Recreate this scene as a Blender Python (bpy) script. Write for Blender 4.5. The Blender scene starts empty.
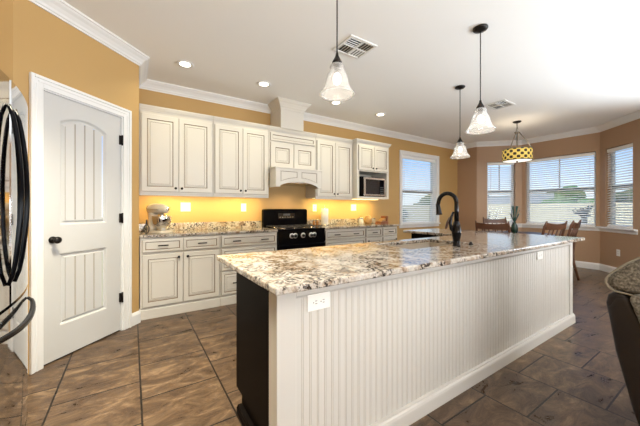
import bpy, bmesh, math, random
from mathutils import Vector, Matrix
random.seed(7)
PI = math.pi
R = math.radians
scene = bpy.context.scene
COL = scene.collection

# ------------------------------------------------------------------ camera
CH = 1.215
cam_d = bpy.data.cameras.new('camera')
cam_d.sensor_width = 36.0
cam_d.lens = 287.0 / 640.0 * 36.0
cam_d.shift_y = -4.0 / 640.0
cam_d.clip_start = 0.02
cam = bpy.data.objects.new('camera', cam_d)
cam.location = (0, 0, CH)
cam.rotation_euler = (R(90), 0, R(-33.2))
COL.objects.link(cam)
scene.camera = cam

# ------------------------------------------------------------------ world, lights, exposure
scene.view_settings.view_transform = 'Standard'
scene.view_settings.look = 'None'
scene.view_settings.gamma = 1.0
scene.view_settings.use_curve_mapping = False
scene.view_settings.exposure = 0.10
try:
    scene.cycles.use_denoising = True
    scene.cycles.max_bounces = 10
    scene.cycles.diffuse_bounces = 6
    scene.cycles.glossy_bounces = 5
    scene.cycles.transparent_max_bounces = 16
    scene.cycles.sample_clamp_indirect = 6.0
    scene.cycles.caustics_reflective = False
    scene.cycles.caustics_refractive = False
except Exception:
    pass

world = bpy.data.worlds.new('sky'); scene.world = world
world.use_nodes = True
wn = world.node_tree; wn.nodes.clear()
w_out = wn.nodes.new('ShaderNodeOutputWorld')
w_bg = wn.nodes.new('ShaderNodeBackground')
w_tc = wn.nodes.new('ShaderNodeTexCoord')
w_sep = wn.nodes.new('ShaderNodeSeparateXYZ')
w_ramp = wn.nodes.new('ShaderNodeValToRGB')
w_ramp.color_ramp.elements[0].position = 0.0
w_ramp.color_ramp.elements[0].color = (0.92, 0.95, 0.98, 1)
w_ramp.color_ramp.elements[1].position = 0.22
w_ramp.color_ramp.elements[1].color = (0.13, 0.36, 0.78, 1)
wn.links.new(w_tc.outputs['Generated'], w_sep.inputs[0])
wn.links.new(w_sep.outputs['Z'], w_ramp.inputs[0])
wn.links.new(w_ramp.outputs[0], w_bg.inputs[0])
w_bg.inputs[1].default_value = 1.6
wn.links.new(w_bg.outputs[0], w_out.inputs[0])

sun_d = bpy.data.lights.new('sun', 'SUN'); sun_d.energy = 6.5; sun_d.angle = R(1.5); sun_d.color = (1, .95, .86)
sun = bpy.data.objects.new('sun', sun_d); sun.rotation_euler = (R(48), 0, R(-70)); sun.location = (0, 0, 8)
COL.objects.link(sun)

def area_light(name, loc, rot, sx, sy, power, color, spread=180):
    d = bpy.data.lights.new(name, 'AREA'); d.shape = 'RECTANGLE'; d.size = sx; d.size_y = sy
    d.energy = power; d.color = color; d.spread = R(spread)
    o = bpy.data.objects.new(name, d); o.location = loc; o.rotation_euler = rot
    COL.objects.link(o); return o
# cool fill lights added out of view, tilted up to brighten the ceiling
area_light('rear_fill_light', (1.8, -3.9, 1.2), (R(134), 0, 0), 5.0, 2.0, 400, (0.89, 0.95, 1.0), 140)
area_light('side_fill_light', (7.0, -1.6, 1.3), (R(135), 0, R(90)), 3.0, 2.0, 480, (0.84, 0.93, 1.0), 120)  # second added fill, for the bay-side ceiling; the wall has no window here
# warm overhead fill added behind the camera, without a fixture
area_light('rear_ceiling_fill_light', (-0.1, -0.9, 2.80), (0, 0, 0), 1.2, 1.2, 26, (1.0, 0.90, 0.72))
# added fill above the aisle, out of view, lifting floor and base cabinets
area_light('aisle_fill_light', (-0.05, 1.95, 2.82), (0, 0, 0), .5, .5, 52, (1.0, 0.91, 0.70), 100)

# ------------------------------------------------------------------ mesh helper
ORIG = {}
class MB:
    def __init__(self, M=None):
        self.bm = bmesh.new(); self.M = M or Matrix.Identity(4); self.mi = 0
    def v(self, p): return self.bm.verts.new(self.M @ Vector(p))
    def f(self, vs, mi=None, smooth=False):
        try: fc = self.bm.faces.new(vs)
        except ValueError: return None
        fc.material_index = self.mi if mi is None else mi; fc.smooth = smooth
        return fc
    def quad(self, a, b, c, d, mi=None): return self.f([self.v(a), self.v(b), self.v(c), self.v(d)], mi)
    def box(self, x0, x1, y0, y1, z0, z1, bev=0.0, mi=None, seg=2):
        x0, x1 = min(x0, x1), max(x0, x1); y0, y1 = min(y0, y1), max(y0, y1); z0, z1 = min(z0, z1), max(z0, z1)
        P = [(x0,y0,z0),(x1,y0,z0),(x1,y1,z0),(x0,y1,z0),(x0,y0,z1),(x1,y0,z1),(x1,y1,z1),(x0,y1,z1)]
        vs = [self.v(p) for p in P]
        fs = [self.f([vs[i] for i in q], mi) for q in ((3,2,1,0),(4,5,6,7),(0,1,5,4),(1,2,6,5),(2,3,7,6),(3,0,4,7))]
        if bev > 0:
            es = set(e for f in fs for e in f.edges)
            bev = min(bev, .49*min(x1-x0, y1-y0, z1-z0))
            r = bmesh.ops.bevel(self.bm, geom=list(es), offset=bev, segments=seg, affect='EDGES', profile=.5)
            for f in r['faces']:
                f.material_index = self.mi if mi is None else mi
        return self
    def prism(self, pts, a0, a1, axis='y', mi=None):
        # pts: 2-D outline; extruded along axis from a0 to a1
        def mk(p, a):
            if axis == 'y': return (p[0], a, p[1])
            if axis == 'x': return (a, p[0], p[1])
            return (p[0], p[1], a)
        A = [self.v(mk(p, a0)) for p in pts]; B = [self.v(mk(p, a1)) for p in pts]
        n = len(pts)
        self.f(A[::-1], mi); self.f(B, mi)
        for i in range(n): self.f([A[i], A[(i+1) % n], B[(i+1) % n], B[i]], mi)
        return self
    def loops(self, loops, mis=None, cap0=True, cap1=True, smooth=False, closed=True):
        L = [[self.v(p) for p in lp] for lp in loops]
        n = len(L[0])
        for k in range(len(L)-1):
            m = None if mis is None else mis[k]
            for i in range(n if closed else n-1):
                self.f([L[k][i], L[k][(i+1) % n], L[k+1][(i+1) % n], L[k+1][i]], m, smooth)
        if cap0: self.f(L[0][::-1], None if mis is None else mis[0])
        if cap1: self.f(L[-1], None if mis is None else mis[-1])
        return self
    def lathe(self, prof, c=(0,0,0), rot=None, seg=20, smooth=True, mi=None):
        Rm = rot or Matrix.Identity(3); c = Vector(c)
        rings = []
        for r, z in prof:
            if r < 1e-6: rings.append([self.v(c + Rm @ Vector((0,0,z)))])
            else: rings.append([self.v(c + Rm @ Vector((r*math.cos(2*PI*i/seg), r*math.sin(2*PI*i/seg), z))) for i in range(seg)])
        for k in range(len(rings)-1):
            a, b = rings[k], rings[k+1]
            for i in range(seg):
                j = (i+1) % seg
                if len(a) == 1 and len(b) == 1: continue
                if len(a) == 1: self.f([a[0], b[j], b[i]], mi, smooth)
                elif len(b) == 1: self.f([a[i], a[j], b[0]], mi, smooth)
                else: self.f([a[i], a[j], b[j], b[i]], mi, smooth)
        return self
    def cyl(self, p0, p1, r, seg=12, mi=None, r1=None):
        p0, p1 = Vector(p0), Vector(p1); d = p1-p0; L = d.length
        q = d.to_track_quat('Z', 'Y').to_matrix()
        r1 = r if r1 is None else r1
        self.lathe([(0,0),(r,0),(r1,L),(0,L)], p0, q, seg, True, mi)
        return self
    def tube(self, pts, r, seg=8, mi=None, close=False):
        pts = [Vector(p) for p in pts]; n = len(pts)
        rs = r if isinstance(r, (list, tuple)) else [r]*n
        rings = []; up = None
        for i, p in enumerate(pts):
            if close: t = (pts[(i+1) % n]-pts[i-1]).normalized()
            else: t = (pts[min(i+1, n-1)]-pts[max(i-1, 0)]).normalized()
            if up is None:
                up = t.orthogonal().normalized()
            up = (up - t*up.dot(t))
            up = up.normalized() if up.length > 1e-6 else t.orthogonal().normalized()
            s = t.cross(up)
            rings.append([self.v(p + (up*math.cos(2*PI*k/seg) + s*math.sin(2*PI*k/seg))*rs[i]) for k in range(seg)])
        m = n if close else n-1
        for i in range(m):
            a, b = rings[i], rings[(i+1) % n]
            for k in range(seg): self.f([a[k], a[(k+1) % seg], b[(k+1) % seg], b[k]], mi, True)
        if not close: self.f(rings[0][::-1], mi); self.f(rings[-1], mi)
        return self
    def ball(self, c, rx, ry, rz, seg=16, rings=10, mi=None):
        c = Vector(c)
        R_ = []
        for k in range(rings+1):
            t = PI*k/rings - PI/2
            if k in (0, rings): R_.append([self.v(c+Vector((0,0,rz*math.sin(t))))])
            else: R_.append([self.v(c+Vector((rx*math.cos(t)*math.cos(2*PI*i/seg), ry*math.cos(t)*math.sin(2*PI*i/seg), rz*math.sin(t)))) for i in range(seg)])
        for k in range(rings):
            a, b = R_[k], R_[k+1]
            for i in range(seg):
                j = (i+1) % seg
                if len(a) == 1: self.f([a[0], b[j], b[i]], mi, True)
                elif len(b) == 1: self.f([a[i], a[j], b[0]], mi, True)
                else: self.f([a[i], a[j], b[j], b[i]], mi, True)
        return self
    def panel(self, s0, s1, z0, z1, d, fw=.055, th=.02, glaze=1, raised=True, gw=.008):
        # framed cabinet front in the s/z plane; its face looks towards -depth; glaze in the grooves
        def ring(i, dd): return [(s0+i, d+dd, z0+i), (s1-i, d+dd, z0+i), (s1-i, d+dd, z1-i), (s0+i, d+dd, z1-i)]
        lp = [ring(0, th), ring(0, .004), ring(.004, 0), ring(fw, 0), ring(fw+.004, .007), ring(fw+gw, .008)]
        ms = [glaze, 0, 0, glaze, glaze]
        if raised:
            lp += [ring(fw+gw+.022, .002), ring(fw+gw+.026, .002)]; ms += [0, 0]
            lp += [ring(fw+gw+.029, .004)]; ms += [glaze]
        self.loops(lp, ms + [0], cap0=True, cap1=True)
        return self
    def build(self, name, mats, parent=None, local=False, smooth_angle=None):
        if parent is not None and not local:
            r = parent
            while r.parent is not None: r = r.parent
            o = ORIG.get(r.name)
            if o is not None: bmesh.ops.translate(self.bm, verts=self.bm.verts, vec=-Vector(o))
        bmesh.ops.recalc_face_normals(self.bm, faces=self.bm.faces)
        me = bpy.data.meshes.new(name); self.bm.to_mesh(me); self.bm.free()
        for m in (mats if isinstance(mats, (list, tuple)) else [mats]): me.materials.append(m)
        ob = bpy.data.objects.new(name, me); COL.objects.link(ob)
        if parent is not None: ob.parent = parent
        return ob

def tag(o, label, cat, group=None, kind=None):
    o['label'] = label; o['category'] = cat
    if group: o['group'] = group
    if kind: o['kind'] = kind
    return o
def thing(name, label, cat, loc=(0,0,0), rz=0, group=None):
    o = bpy.data.objects.new(name, None); COL.objects.link(o)
    o.location = loc; o.rotation_euler = (0, 0, rz); o.empty_display_size = .1
    ORIG[o.name] = Vector(loc)
    return tag(o, label, cat, group)
def struct(o):
    o['kind'] = 'structure'; return o
def sempty(name, loc=(0,0,0)):
    o = bpy.data.objects.new(name, None); COL.objects.link(o); o.location = loc
    ORIG[o.name] = Vector(loc); o['kind'] = 'structure'; return o
def dup(o, parent=None):
    c = o.copy(); COL.objects.link(c)
    if parent is not None: c.parent = parent
    for ch in list(o.children): dup(ch, c)
    return c
def subsurf(o, lv=2):
    m = o.modifiers.new('smooth', 'SUBSURF'); m.levels = lv; m.render_levels = lv
    for p in o.data.polygons: p.use_smooth = True
    return o

# ------------------------------------------------------------------ materials
def mat(name, col, rough=.5, metal=0.0, spec=.5, bump=None, var=None, emit=None, es=0, coat=0):
    m = bpy.data.materials.new(name); m.use_nodes = True
    nt = m.node_tree; b = nt.nodes['Principled BSDF']
    b.inputs['Base Color'].default_value = (*col, 1)
    b.inputs['Roughness'].default_value = rough
    b.inputs['Metallic'].default_value = metal
    b.inputs['Specular IOR Level'].default_value = spec
    if coat: b.inputs['Coat Weight'].default_value = coat; b.inputs['Coat Roughness'].default_value = .08
    tc = nt.nodes.new('ShaderNodeTexCoord')
    if var:
        sc_, amt = var
        n = nt.nodes.new('ShaderNodeTexNoise'); n.inputs['Scale'].default_value = sc_; n.inputs['Detail'].default_value = 5
        nt.links.new(tc.outputs['Object'], n.inputs['Vector'])
        mx = nt.nodes.new('ShaderNodeMix'); mx.data_type = 'RGBA'
        mx.inputs[6].default_value = tuple(max(0, c*(1-amt)) for c in col) + (1,)
        mx.inputs[7].default_value = tuple(min(1, c*(1+amt)) for c in col) + (1,)
        nt.links.new(n.outputs['Fac'], mx.inputs[0]); nt.links.new(mx.outputs[2], b.inputs['Base Color'])
    if bump:
        sc_, st = bump
        n2 = nt.nodes.new('ShaderNodeTexNoise'); n2.inputs['Scale'].default_value = sc_; n2.inputs['Detail'].default_value = 4
        nt.links.new(tc.outputs['Object'], n2.inputs['Vector'])
        bp = nt.nodes.new('ShaderNodeBump'); bp.inputs['Strength'].default_value = st; bp.inputs['Distance'].default_value = .004
        nt.links.new(n2.outputs['Fac'], bp.inputs['Height']); nt.links.new(bp.outputs[0], b.inputs['Normal'])
    if emit:
        b.inputs['Emission Color'].default_value = (*emit, 1); b.inputs['Emission Strength'].default_value = es
    return m
def ramp(nt, stops):
    r = nt.nodes.new('ShaderNodeValToRGB'); e = r.color_ramp.elements
    while len(e) < len(stops): e.new(.5)
    for k, (p, c) in enumerate(stops): e[k].position = p; e[k].color = (*c, 1)
    return r

M = {}
M['paint'] = mat('tan_wall_paint', (.50, .315, .120), .55, bump=(180, .12))
M['tan'] = mat('daylit_tan_wall_paint', (.40, .255, .155), .5, bump=(180, .12))  # same wall paint, browned and darkened to carry the bay's different light
M['ceil'] = mat('white_ceiling_paint', (.88, .87, .85), .8, bump=(120, .15))
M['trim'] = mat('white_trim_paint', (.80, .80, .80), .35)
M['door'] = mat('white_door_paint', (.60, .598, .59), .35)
M['cream'] = mat('cream_cabinet_paint', (.68, .65, .59), .38, var=(3, .04))
M['glaze'] = mat('brown_cabinet_glaze', (.20, .14, .085), .5)
M['bead'] = mat('cream_beadboard_paint', (.57, .55, .515), .4)
M['bronze'] = mat('dark_bronze_metal', (.020, .016, .014), .35, .6)
M['black'] = mat('black_enamel', (.003, .003, .004), .12, spec=.07)
M['iron'] = mat('black_cast_iron', (.03, .03, .031), .3)
M['steel'] = mat('brushed_steel', (.55, .54, .53), .25, 1.0)
M['chrome'] = mat('polished_chrome', (.75, .75, .76), .08, 1.0)
M['fridge'] = mat('dark_stainless_steel', (.62, .62, .63), .06, 1.0)
M['gasket'] = mat('black_rubber_gasket', (.006, .006, .006), .5)
M['espresso'] = mat('espresso_stained_wood', (.0045, .003, .0025), .5, spec=.06, var=(6, .3))
M['plastic'] = mat('white_plate_plastic', (.85, .84, .81), .35)
M['slot'] = mat('dark_slot_plastic', (.06, .06, .06), .5)
M['vinyl'] = mat('white_window_vinyl', (.74, .76, .78), .4)
M['rail'] = mat('grey_window_rail', (.16, .18, .18), .4)
M['slat'] = mat('white_blind_slat', (.90, .90, .89), .45)
M['wood'] = mat('brown_chair_wood', (.105, .042, .021), .35, var=(9, .35))
M['darkwood'] = mat('dark_chair_wood', (.035, .017, .011), .4)
M['leather'] = mat('dark_brown_leather', (.017, .0125, .0105), .45, spec=.22, bump=(60, .25), var=(5, .2))
M['paper'] = mat('white_paper', (.85, .84, .80), .9, bump=(90, .3))
M['basket'] = mat('tan_woven_fibre', (.50, .30, .12), .8, bump=(70, 1), var=(60, .4))
M['boxwood'] = mat('reddish_brown_wood', (.26, .10, .045), .45, var=(14, .3))
M['creamenamel'] = mat('cream_enamel', (.80, .72, .56), .2, coat=.4)
M['glassdark'] = mat('dark_oven_glass', (.012, .013, .016), .06)
M['leaf'] = mat('green_leaf', (.06, .16, .035), .5, var=(8, .4))
M['leaf2'] = mat('dark_green_leaf', (.018, .065, .05), .45, var=(8, .3))
M['agave'] = mat('blue_grey_leaf', (.05, .075, .085), .5, var=(6, .3))
M['twig'] = mat('bare_twig_bark', (.10, .075, .05), .8)
M['greenglass'] = mat('dark_green_glazed_ceramic', (.010, .035, .022), .12)
M['fence'] = mat('pale_fence_board', (.62, .55, .42), .8, var=(5, .2))
M['roof'] = mat('grey_roof_shingle', (.25, .26, .27), .8, var=(12, .2))
M['siding'] = mat('pale_house_siding', (.58, .57, .53), .8)
M['tree'] = mat('distant_tree_foliage', (.07, .105, .05), .9, var=(2, .5))
M['linen'] = mat('white_table_linen', (.80, .80, .80), .8)
M['vent'] = mat('white_vent_metal', (.74, .73, .70), .5)
M['duct'] = mat('dark_duct_opening', (.035, .032, .026), .7)
M['bulb'] = mat('glowing_bulb', (1, .95, .85), .3, emit=(1.0, .95, .88), es=1.4)
M['canlens'] = mat('glowing_can_light_lens', (1, .95, .85), .3, emit=(1.0, .90, .72), es=9)
M['strip'] = mat('glowing_cabinet_strip', (1, .85, .6), .3, emit=(1.0, .85, .45), es=1.2)
M['soffit'] = mat('glowing_drum_diffuser', (1, .95, .88), .5, emit=(1.0, .93, .82), es=1.1)

def granite():
    m = bpy.data.materials.new('speckled_granite'); m.use_nodes = True
    nt = m.node_tree; b = nt.nodes['Principled BSDF']; L = nt.links
    tc = nt.nodes.new('ShaderNodeTexCoord')
    n1 = nt.nodes.new('ShaderNodeTexNoise'); n1.inputs['Scale'].default_value = 11; n1.inputs['Detail'].default_value = 8; n1.inputs['Roughness'].default_value = .74; n1.inputs['Distortion'].default_value = .6
    r1 = ramp(nt, [(.28, (.12, .075, .048)), (.40, (.29, .21, .15)), (.48, (.47, .42, .36)), (.60, (.58, .56, .53)), (.73, (.27, .26, .25))])
    n2 = nt.nodes.new('ShaderNodeTexNoise'); n2.inputs['Scale'].default_value = 55; n2.inputs['Detail'].default_value = 5; n2.inputs['Roughness'].default_value = .7
    r2 = ramp(nt, [(.455, (1, 1, 1)), (.52, (0, 0, 0))])
    n3 = nt.nodes.new('ShaderNodeTexNoise'); n3.inputs['Scale'].default_value = 12; n3.inputs['Detail'].default_value = 3
    r3 = ramp(nt, [(.40, (.10, .10, .10)), (.54, (1, 1, 1))])
    vo = nt.nodes.new('ShaderNodeTexVoronoi'); vo.inputs['Scale'].default_value = 85
    rv = ramp(nt, [(.0, (.80, .80, .80)), (1, (1.08, 1.04, 1.0))])
    for n in (n1, n2, n3, vo): L.new(tc.outputs['Object'], n.inputs['Vector'])
    L.new(n1.outputs['Fac'], r1.inputs[0]); L.new(n2.outputs['Fac'], r2.inputs[0]); L.new(n3.outputs['Fac'], r3.inputs[0])
    mul = nt.nodes.new('ShaderNodeMix'); mul.data_type = 'RGBA'; mul.blend_type = 'MULTIPLY'; mul.inputs[0].default_value = 1
    L.new(vo.outputs['Color'], rv.inputs[0]); L.new(r1.outputs[0], mul.inputs[6]); L.new(rv.outputs[0], mul.inputs[7])
    mm = nt.nodes.new('ShaderNodeMath'); mm.operation = 'MULTIPLY'
    L.new(r2.outputs[0], mm.inputs[0]); L.new(r3.outputs[0], mm.inputs[1])
    mx = nt.nodes.new('ShaderNodeMix'); mx.data_type = 'RGBA'
    L.new(mm.outputs[0], mx.inputs[0]); L.new(mul.outputs[2], mx.inputs[6]); mx.inputs[7].default_value = (.035, .028, .024, 1)
    L.new(mx.outputs[2], b.inputs['Base Color'])
    b.inputs['Roughness'].default_value = .09
    return m
M['granite'] = granite()

def tile():
    m = bpy.data.materials.new('brown_slate_tile'); m.use_nodes = True
    nt = m.node_tree; b = nt.nodes['Principled BSDF']; L = nt.links
    tc = nt.nodes.new('ShaderNodeTexCoord'); sp = nt.nodes.new('ShaderNodeSeparateXYZ'); cb = nt.nodes.new('ShaderNodeCombineXYZ')
    L.new(tc.outputs['Object'], sp.inputs[0])
    ax = nt.nodes.new('ShaderNodeMath'); ax.operation = 'ADD'; ax.inputs[1].default_value = 4.70 - .048   # rows along x
    ay = nt.nodes.new('ShaderNodeMath'); ay.operation = 'ADD'; ay.inputs[1].default_value = 9.40 - .27 - .235
    L.new(sp.outputs['X'], ax.inputs[0]); L.new(sp.outputs['Y'], ay.inputs[0])
    L.new(ay.outputs[0], cb.inputs['X']); L.new(ax.outputs[0], cb.inputs['Y'])
    br = nt.nodes.new('ShaderNodeTexBrick'); br.offset = .5; br.offset_frequency = 2; br.squash = 1
    br.inputs['Scale'].default_value = 1; br.inputs['Brick Width'].default_value = .47; br.inputs['Row Height'].default_value = .47
    br.inputs['Mortar Size'].default_value = .0055; br.inputs['Mortar Smooth'].default_value = .1; br.inputs['Bias'].default_value = 0
    br.inputs['Color1'].default_value = (0, 0, 0, 1); br.inputs['Color2'].default_value = (1, 1, 1, 1); br.inputs['Mortar'].default_value = (.5, .5, .5, 1)
    L.new(cb.outputs[0], br.inputs['Vector'])
    # cloudy slate colour, a different patch of it on each tile
    off = nt.nodes.new('ShaderNodeVectorMath'); off.operation = 'MULTIPLY_ADD'; off.inputs[1].default_value = (7, 3, 5)
    L.new(br.outputs['Color'], off.inputs[0]); L.new(tc.outputs['Object'], off.inputs[2])
    sc_ = nt.nodes.new('ShaderNodeVectorMath'); sc_.operation = 'MULTIPLY'; sc_.inputs[1].default_value = (1.0, 2.2, 1)
    L.new(off.outputs[0], sc_.inputs[0])
    n1 = nt.nodes.new('ShaderNodeTexNoise'); n1.inputs['Scale'].default_value = 4.2; n1.inputs['Detail'].default_value = 12; n1.inputs['Roughness'].default_value = .74; n1.inputs['Distortion'].default_value = .7
    L.new(sc_.outputs[0], n1.inputs['Vector'])
    r1 = ramp(nt, [(.26, (.030, .018, .011)), (.44, (.066, .040, .024)), (.55, (.122, .077, .045)), (.72, (.27, .185, .113))])
    L.new(n1.outputs['Fac'], r1.inputs[0])
    mx = nt.nodes.new('ShaderNodeMix'); mx.data_type = 'RGBA'
    L.new(br.outputs['Fac'], mx.inputs[0]); L.new(r1.outputs[0], mx.inputs[6]); mx.inputs[7].default_value = (.009, .006, .005, 1)
    L.new(mx.outputs[2], b.inputs['Base Color'])
    rr = nt.nodes.new('ShaderNodeMapRange'); rr.inputs[1].default_value = .3; rr.inputs[2].default_value = .7; rr.inputs[3].default_value = .24; rr.inputs[4].default_value = .42
    L.new(n1.outputs['Fac'], rr.inputs[0]); L.new(rr.outputs[0], b.inputs['Roughness'])
    h = nt.nodes.new('ShaderNodeMath'); h.operation = 'MULTIPLY_ADD'; h.inputs[1].default_value = -1.2
    L.new(br.outputs['Fac'], h.inputs[0]); L.new(n1.outputs['Fac'], h.inputs[2])
    bp = nt.nodes.new('ShaderNodeBump'); bp.inputs['Strength'].default_value = .35; bp.inputs['Distance'].default_value = .006
    b.inputs['Specular IOR Level'].default_value = .28
    L.new(h.outputs[0], bp.inputs['Height']); L.new(bp.outputs[0], b.inputs['Normal'])
    return m
M['tile'] = tile()

def pane_glass():
    m = bpy.data.materials.new('clear_window_glass'); m.use_nodes = True
    nt = m.node_tree; nt.nodes.clear(); L = nt.links
    o = nt.nodes.new('ShaderNodeOutputMaterial'); mx = nt.nodes.new('ShaderNodeMixShader')
    t = nt.nodes.new('ShaderNodeBsdfTransparent'); g = nt.nodes.new('ShaderNodeBsdfGlossy'); g.inputs['Roughness'].default_value = .02
    fr = nt.nodes.new('ShaderNodeLayerWeight'); fr.inputs['Blend'].default_value = .06
    t.inputs[0].default_value = (.93, .97, .97, 1)
    L.new(fr.outputs['Facing'], mx.inputs[0]); L.new(t.outputs[0], mx.inputs[1]); L.new(g.outputs[0], mx.inputs[2]); L.new(mx.outputs[0], o.inputs[0])
    return m
M['pane'] = pane_glass()

def shade_glass():
    m = bpy.data.materials.new('milky_lamp_glass'); m.use_nodes = True
    nt = m.node_tree; nt.nodes.clear(); L = nt.links
    o = nt.nodes.new('ShaderNodeOutputMaterial')
    t = nt.nodes.new('ShaderNodeBsdfTransparent'); tl = nt.nodes.new('ShaderNodeBsdfTranslucent'); d = nt.nodes.new('ShaderNodeBsdfDiffuse')
    g = nt.nodes.new('ShaderNodeBsdfGlossy'); g.inputs['Roughness'].default_value = .06
    fr = nt.nodes.new('ShaderNodeLayerWeight'); fr.inputs['Blend'].default_value = .15
    tl.inputs[0].default_value = (.95, .95, .95, 1); d.inputs[0].default_value = (.9, .9, .9, 1)
    a = nt.nodes.new('ShaderNodeMixShader'); a.inputs[0].default_value = .5
    b = nt.nodes.new('ShaderNodeMixShader'); b.inputs[0].default_value = .24
    c = nt.nodes.new('ShaderNodeMixShader')
    L.new(tl.outputs[0], a.inputs[1]); L.new(d.outputs[0], a.inputs[2])
    L.new(t.outputs[0], b.inputs[1]); L.new(a.outputs[0], b.inputs[2])
    L.new(fr.outputs['Facing'], c.inputs[0]); L.new(b.outputs[0], c.inputs[1]); L.new(g.outputs[0], c.inputs[2])
    L.new(c.outputs[0], o.inputs[0])
    return m
M['shade'] = shade_glass()

def drum():
    m = bpy.data.materials.new('yellow_lattice_shade'); m.use_nodes = True
    nt = m.node_tree; b = nt.nodes['Principled BSDF']; L = nt.links
    tc = nt.nodes.new('ShaderNodeTexCoord'); sp = nt.nodes.new('ShaderNodeSeparateXYZ'); L.new(tc.outputs['Object'], sp.inputs[0])
    def mth(op, a, bb=None, v=None):
        n = nt.nodes.new('ShaderNodeMath'); n.operation = op; L.new(a, n.inputs[0])
        if bb is not None: L.new(bb, n.inputs[1])
        if v is not None: n.inputs[1].default_value = v
        return n.outputs[0]
    ang = mth('ARCTAN2', sp.outputs['Y'], sp.outputs['X'])
    ca = mth('COSINE', mth('MULTIPLY', ang, v=13)); cz = mth('COSINE', mth('MULTIPLY', sp.outputs['Z'], v=2*PI/.105))
    pr = mth('GREATER_THAN', mth('MULTIPLY', ca, cz), v=.12)
    mx = nt.nodes.new('ShaderNodeMix'); mx.data_type = 'RGBA'; L.new(pr, mx.inputs[0])
    mx.inputs[6].default_value = (.72, .53, .13, 1); mx.inputs[7].default_value = (.035, .022, .012, 1)
    L.new(mx.outputs[2], b.inputs['Base Color']); L.new(mx.outputs[2], b.inputs['Emission Color'])
    b.inputs['Emission Strength'].default_value = .45; b.inputs['Roughness'].default_value = .8
    return m
M['drum'] = drum()

def tweed():
    m = bpy.data.materials.new('grey_brown_tweed'); m.use_nodes = True
    nt = m.node_tree; b = nt.nodes['Principled BSDF']; L = nt.links
    tc = nt.nodes.new('ShaderNodeTexCoord'); n = nt.nodes.new('ShaderNodeTexNoise'); n.inputs['Scale'].default_value = 95; n.inputs['Detail'].default_value = 3
    L.new(tc.outputs['Object'], n.inputs['Vector'])
    r = ramp(nt, [(.34, (.070, .062, .050)), (.5, (.145, .128, .102)), (.68, (.27, .245, .20))]); L.new(n.outputs['Fac'], r.inputs[0]); L.new(r.outputs[0], b.inputs['Base Color'])
    bp = nt.nodes.new('ShaderNodeBump'); bp.inputs['Strength'].default_value = .5; bp.inputs['Distance'].default_value = .004
    L.new(n.outputs['Fac'], bp.inputs['Height']); L.new(bp.outputs[0], b.inputs['Normal'])
    b.inputs['Roughness'].default_value = .9
    return m
M['tweed'] = tweed()

def grass():
    return mat('dry_lawn_grass', (.34, .33, .17), .9, var=(2.5, .35))
M['grass'] = grass()
M['patio'] = mat('pale_concrete', (.55, .53, .49), .8, var=(4, .1))

# ------------------------------------------------------------------ room shell
CEIL = 2.85
T = .15
PATH = [(-1.25,-4), (-1.25,2.869), (-.701,2.869), (.061,3.631), (.061,4.30), (7.1,4.30), (7.1,3.8), (7.8,3.1), (7.8,1.73), (7.1,1.03), (7.1,-4)]
def left_n(a, b):
    d = (Vector(b)-Vector(a)).normalized(); return Vector((-d.y, d.x))
def offset_pts(path, off, closed=False):
    # mitred offset; positive = to the left of the walking direction
    n = len(path); out = []
    for i in range(n):
        ns = []
        if i > 0 or closed: ns.append(left_n(path[i-1], path[i]))
        if i < n-1 or closed: ns.append(left_n(path[i], path[(i+1) % n]))
        if len(ns) == 1: m = ns[0]
        else:
            m = (ns[0]+ns[1]); m = m / (1+ns[0].dot(ns[1]))
        p = Vector(path[i]) + m*off
        out.append((p.x, p.y))
    return out
OUT = offset_pts(PATH, T, True)
def wall(name, k, openings=(), m='paint'):
    a, b = Vector(PATH[k]), Vector(PATH[(k+1) % len(PATH)])
    oa, ob = Vector(OUT[k]), Vector(OUT[(k+1) % len(PATH)])
    L = (b-a).length; d = (b-a)/L; n = left_n(a, b)
    ss = sorted({0, L} | {s for o in openings for s in o[:2]}); zs = sorted({0, CEIL} | {z for o in openings for z in o[2:]})
    mb = MB()
    def P(s, z, outer):
        if not outer: q = a+d*s
        elif s == 0: q = oa
        elif s == L: q = ob
        else: q = a+d*s+n*T
        return (q.x, q.y, z)
    def hole(s, z): return any(o[0] < s < o[1] and o[2] < z < o[3] for o in openings)
    for i in range(len(ss)-1):
        for j in range(len(zs)-1):
            s0, s1, z0, z1 = ss[i], ss[i+1], zs[j], zs[j+1]
            if hole((s0+s1)/2, (z0+z1)/2): continue
            A = [mb.v(P(s, z, False)) for s, z in ((s0,z0),(s1,z0),(s1,z1),(s0,z1))]
            B = [mb.v(P(s, z, True)) for s, z in ((s0,z0),(s1,z0),(s1,z1),(s0,z1))]
            mb.f(A); mb.f(B[::-1])
            for q in range(4): mb.f([A[q], B[q], B[(q+1) % 4], A[(q+1) % 4]])
    bmesh.ops.remove_doubles(mb.bm, verts=mb.bm.verts, dist=1e-5)
    # drop the inner faces between neighbouring cells
    seen = {}
    for f in list(mb.bm.faces):
        key = tuple(sorted(v.index for v in f.verts)) if False else tuple(sorted((round(v.co.x,4), round(v.co.y,4), round(v.co.z,4)) for v in f.verts))
        seen.setdefault(key, []).append(f)
    dead = [f for fs in seen.values() if len(fs) > 1 for f in fs]
    if dead: bmesh.ops.delete(mb.bm, geom=dead, context='FACES')
    return struct(mb.build(name, M[m]))
DOOR_S = (.185, .870, 0, 2.13)
wall('wall_left', 0)
wall('wall_pantry_return', 1)
wall('wall_pantry', 2, [DOOR_S])
wall('wall_pantry_side', 3)
WB = (4.97-.061, 6.20-.061, .88, 2.42)
wall('wall_back', 4, [WB])
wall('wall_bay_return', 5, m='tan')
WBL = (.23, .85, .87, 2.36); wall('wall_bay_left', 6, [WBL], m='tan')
WBC = (.07, 1.31, .87, 2.38); wall('wall_bay_center', 7, [WBC], m='tan')
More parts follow.
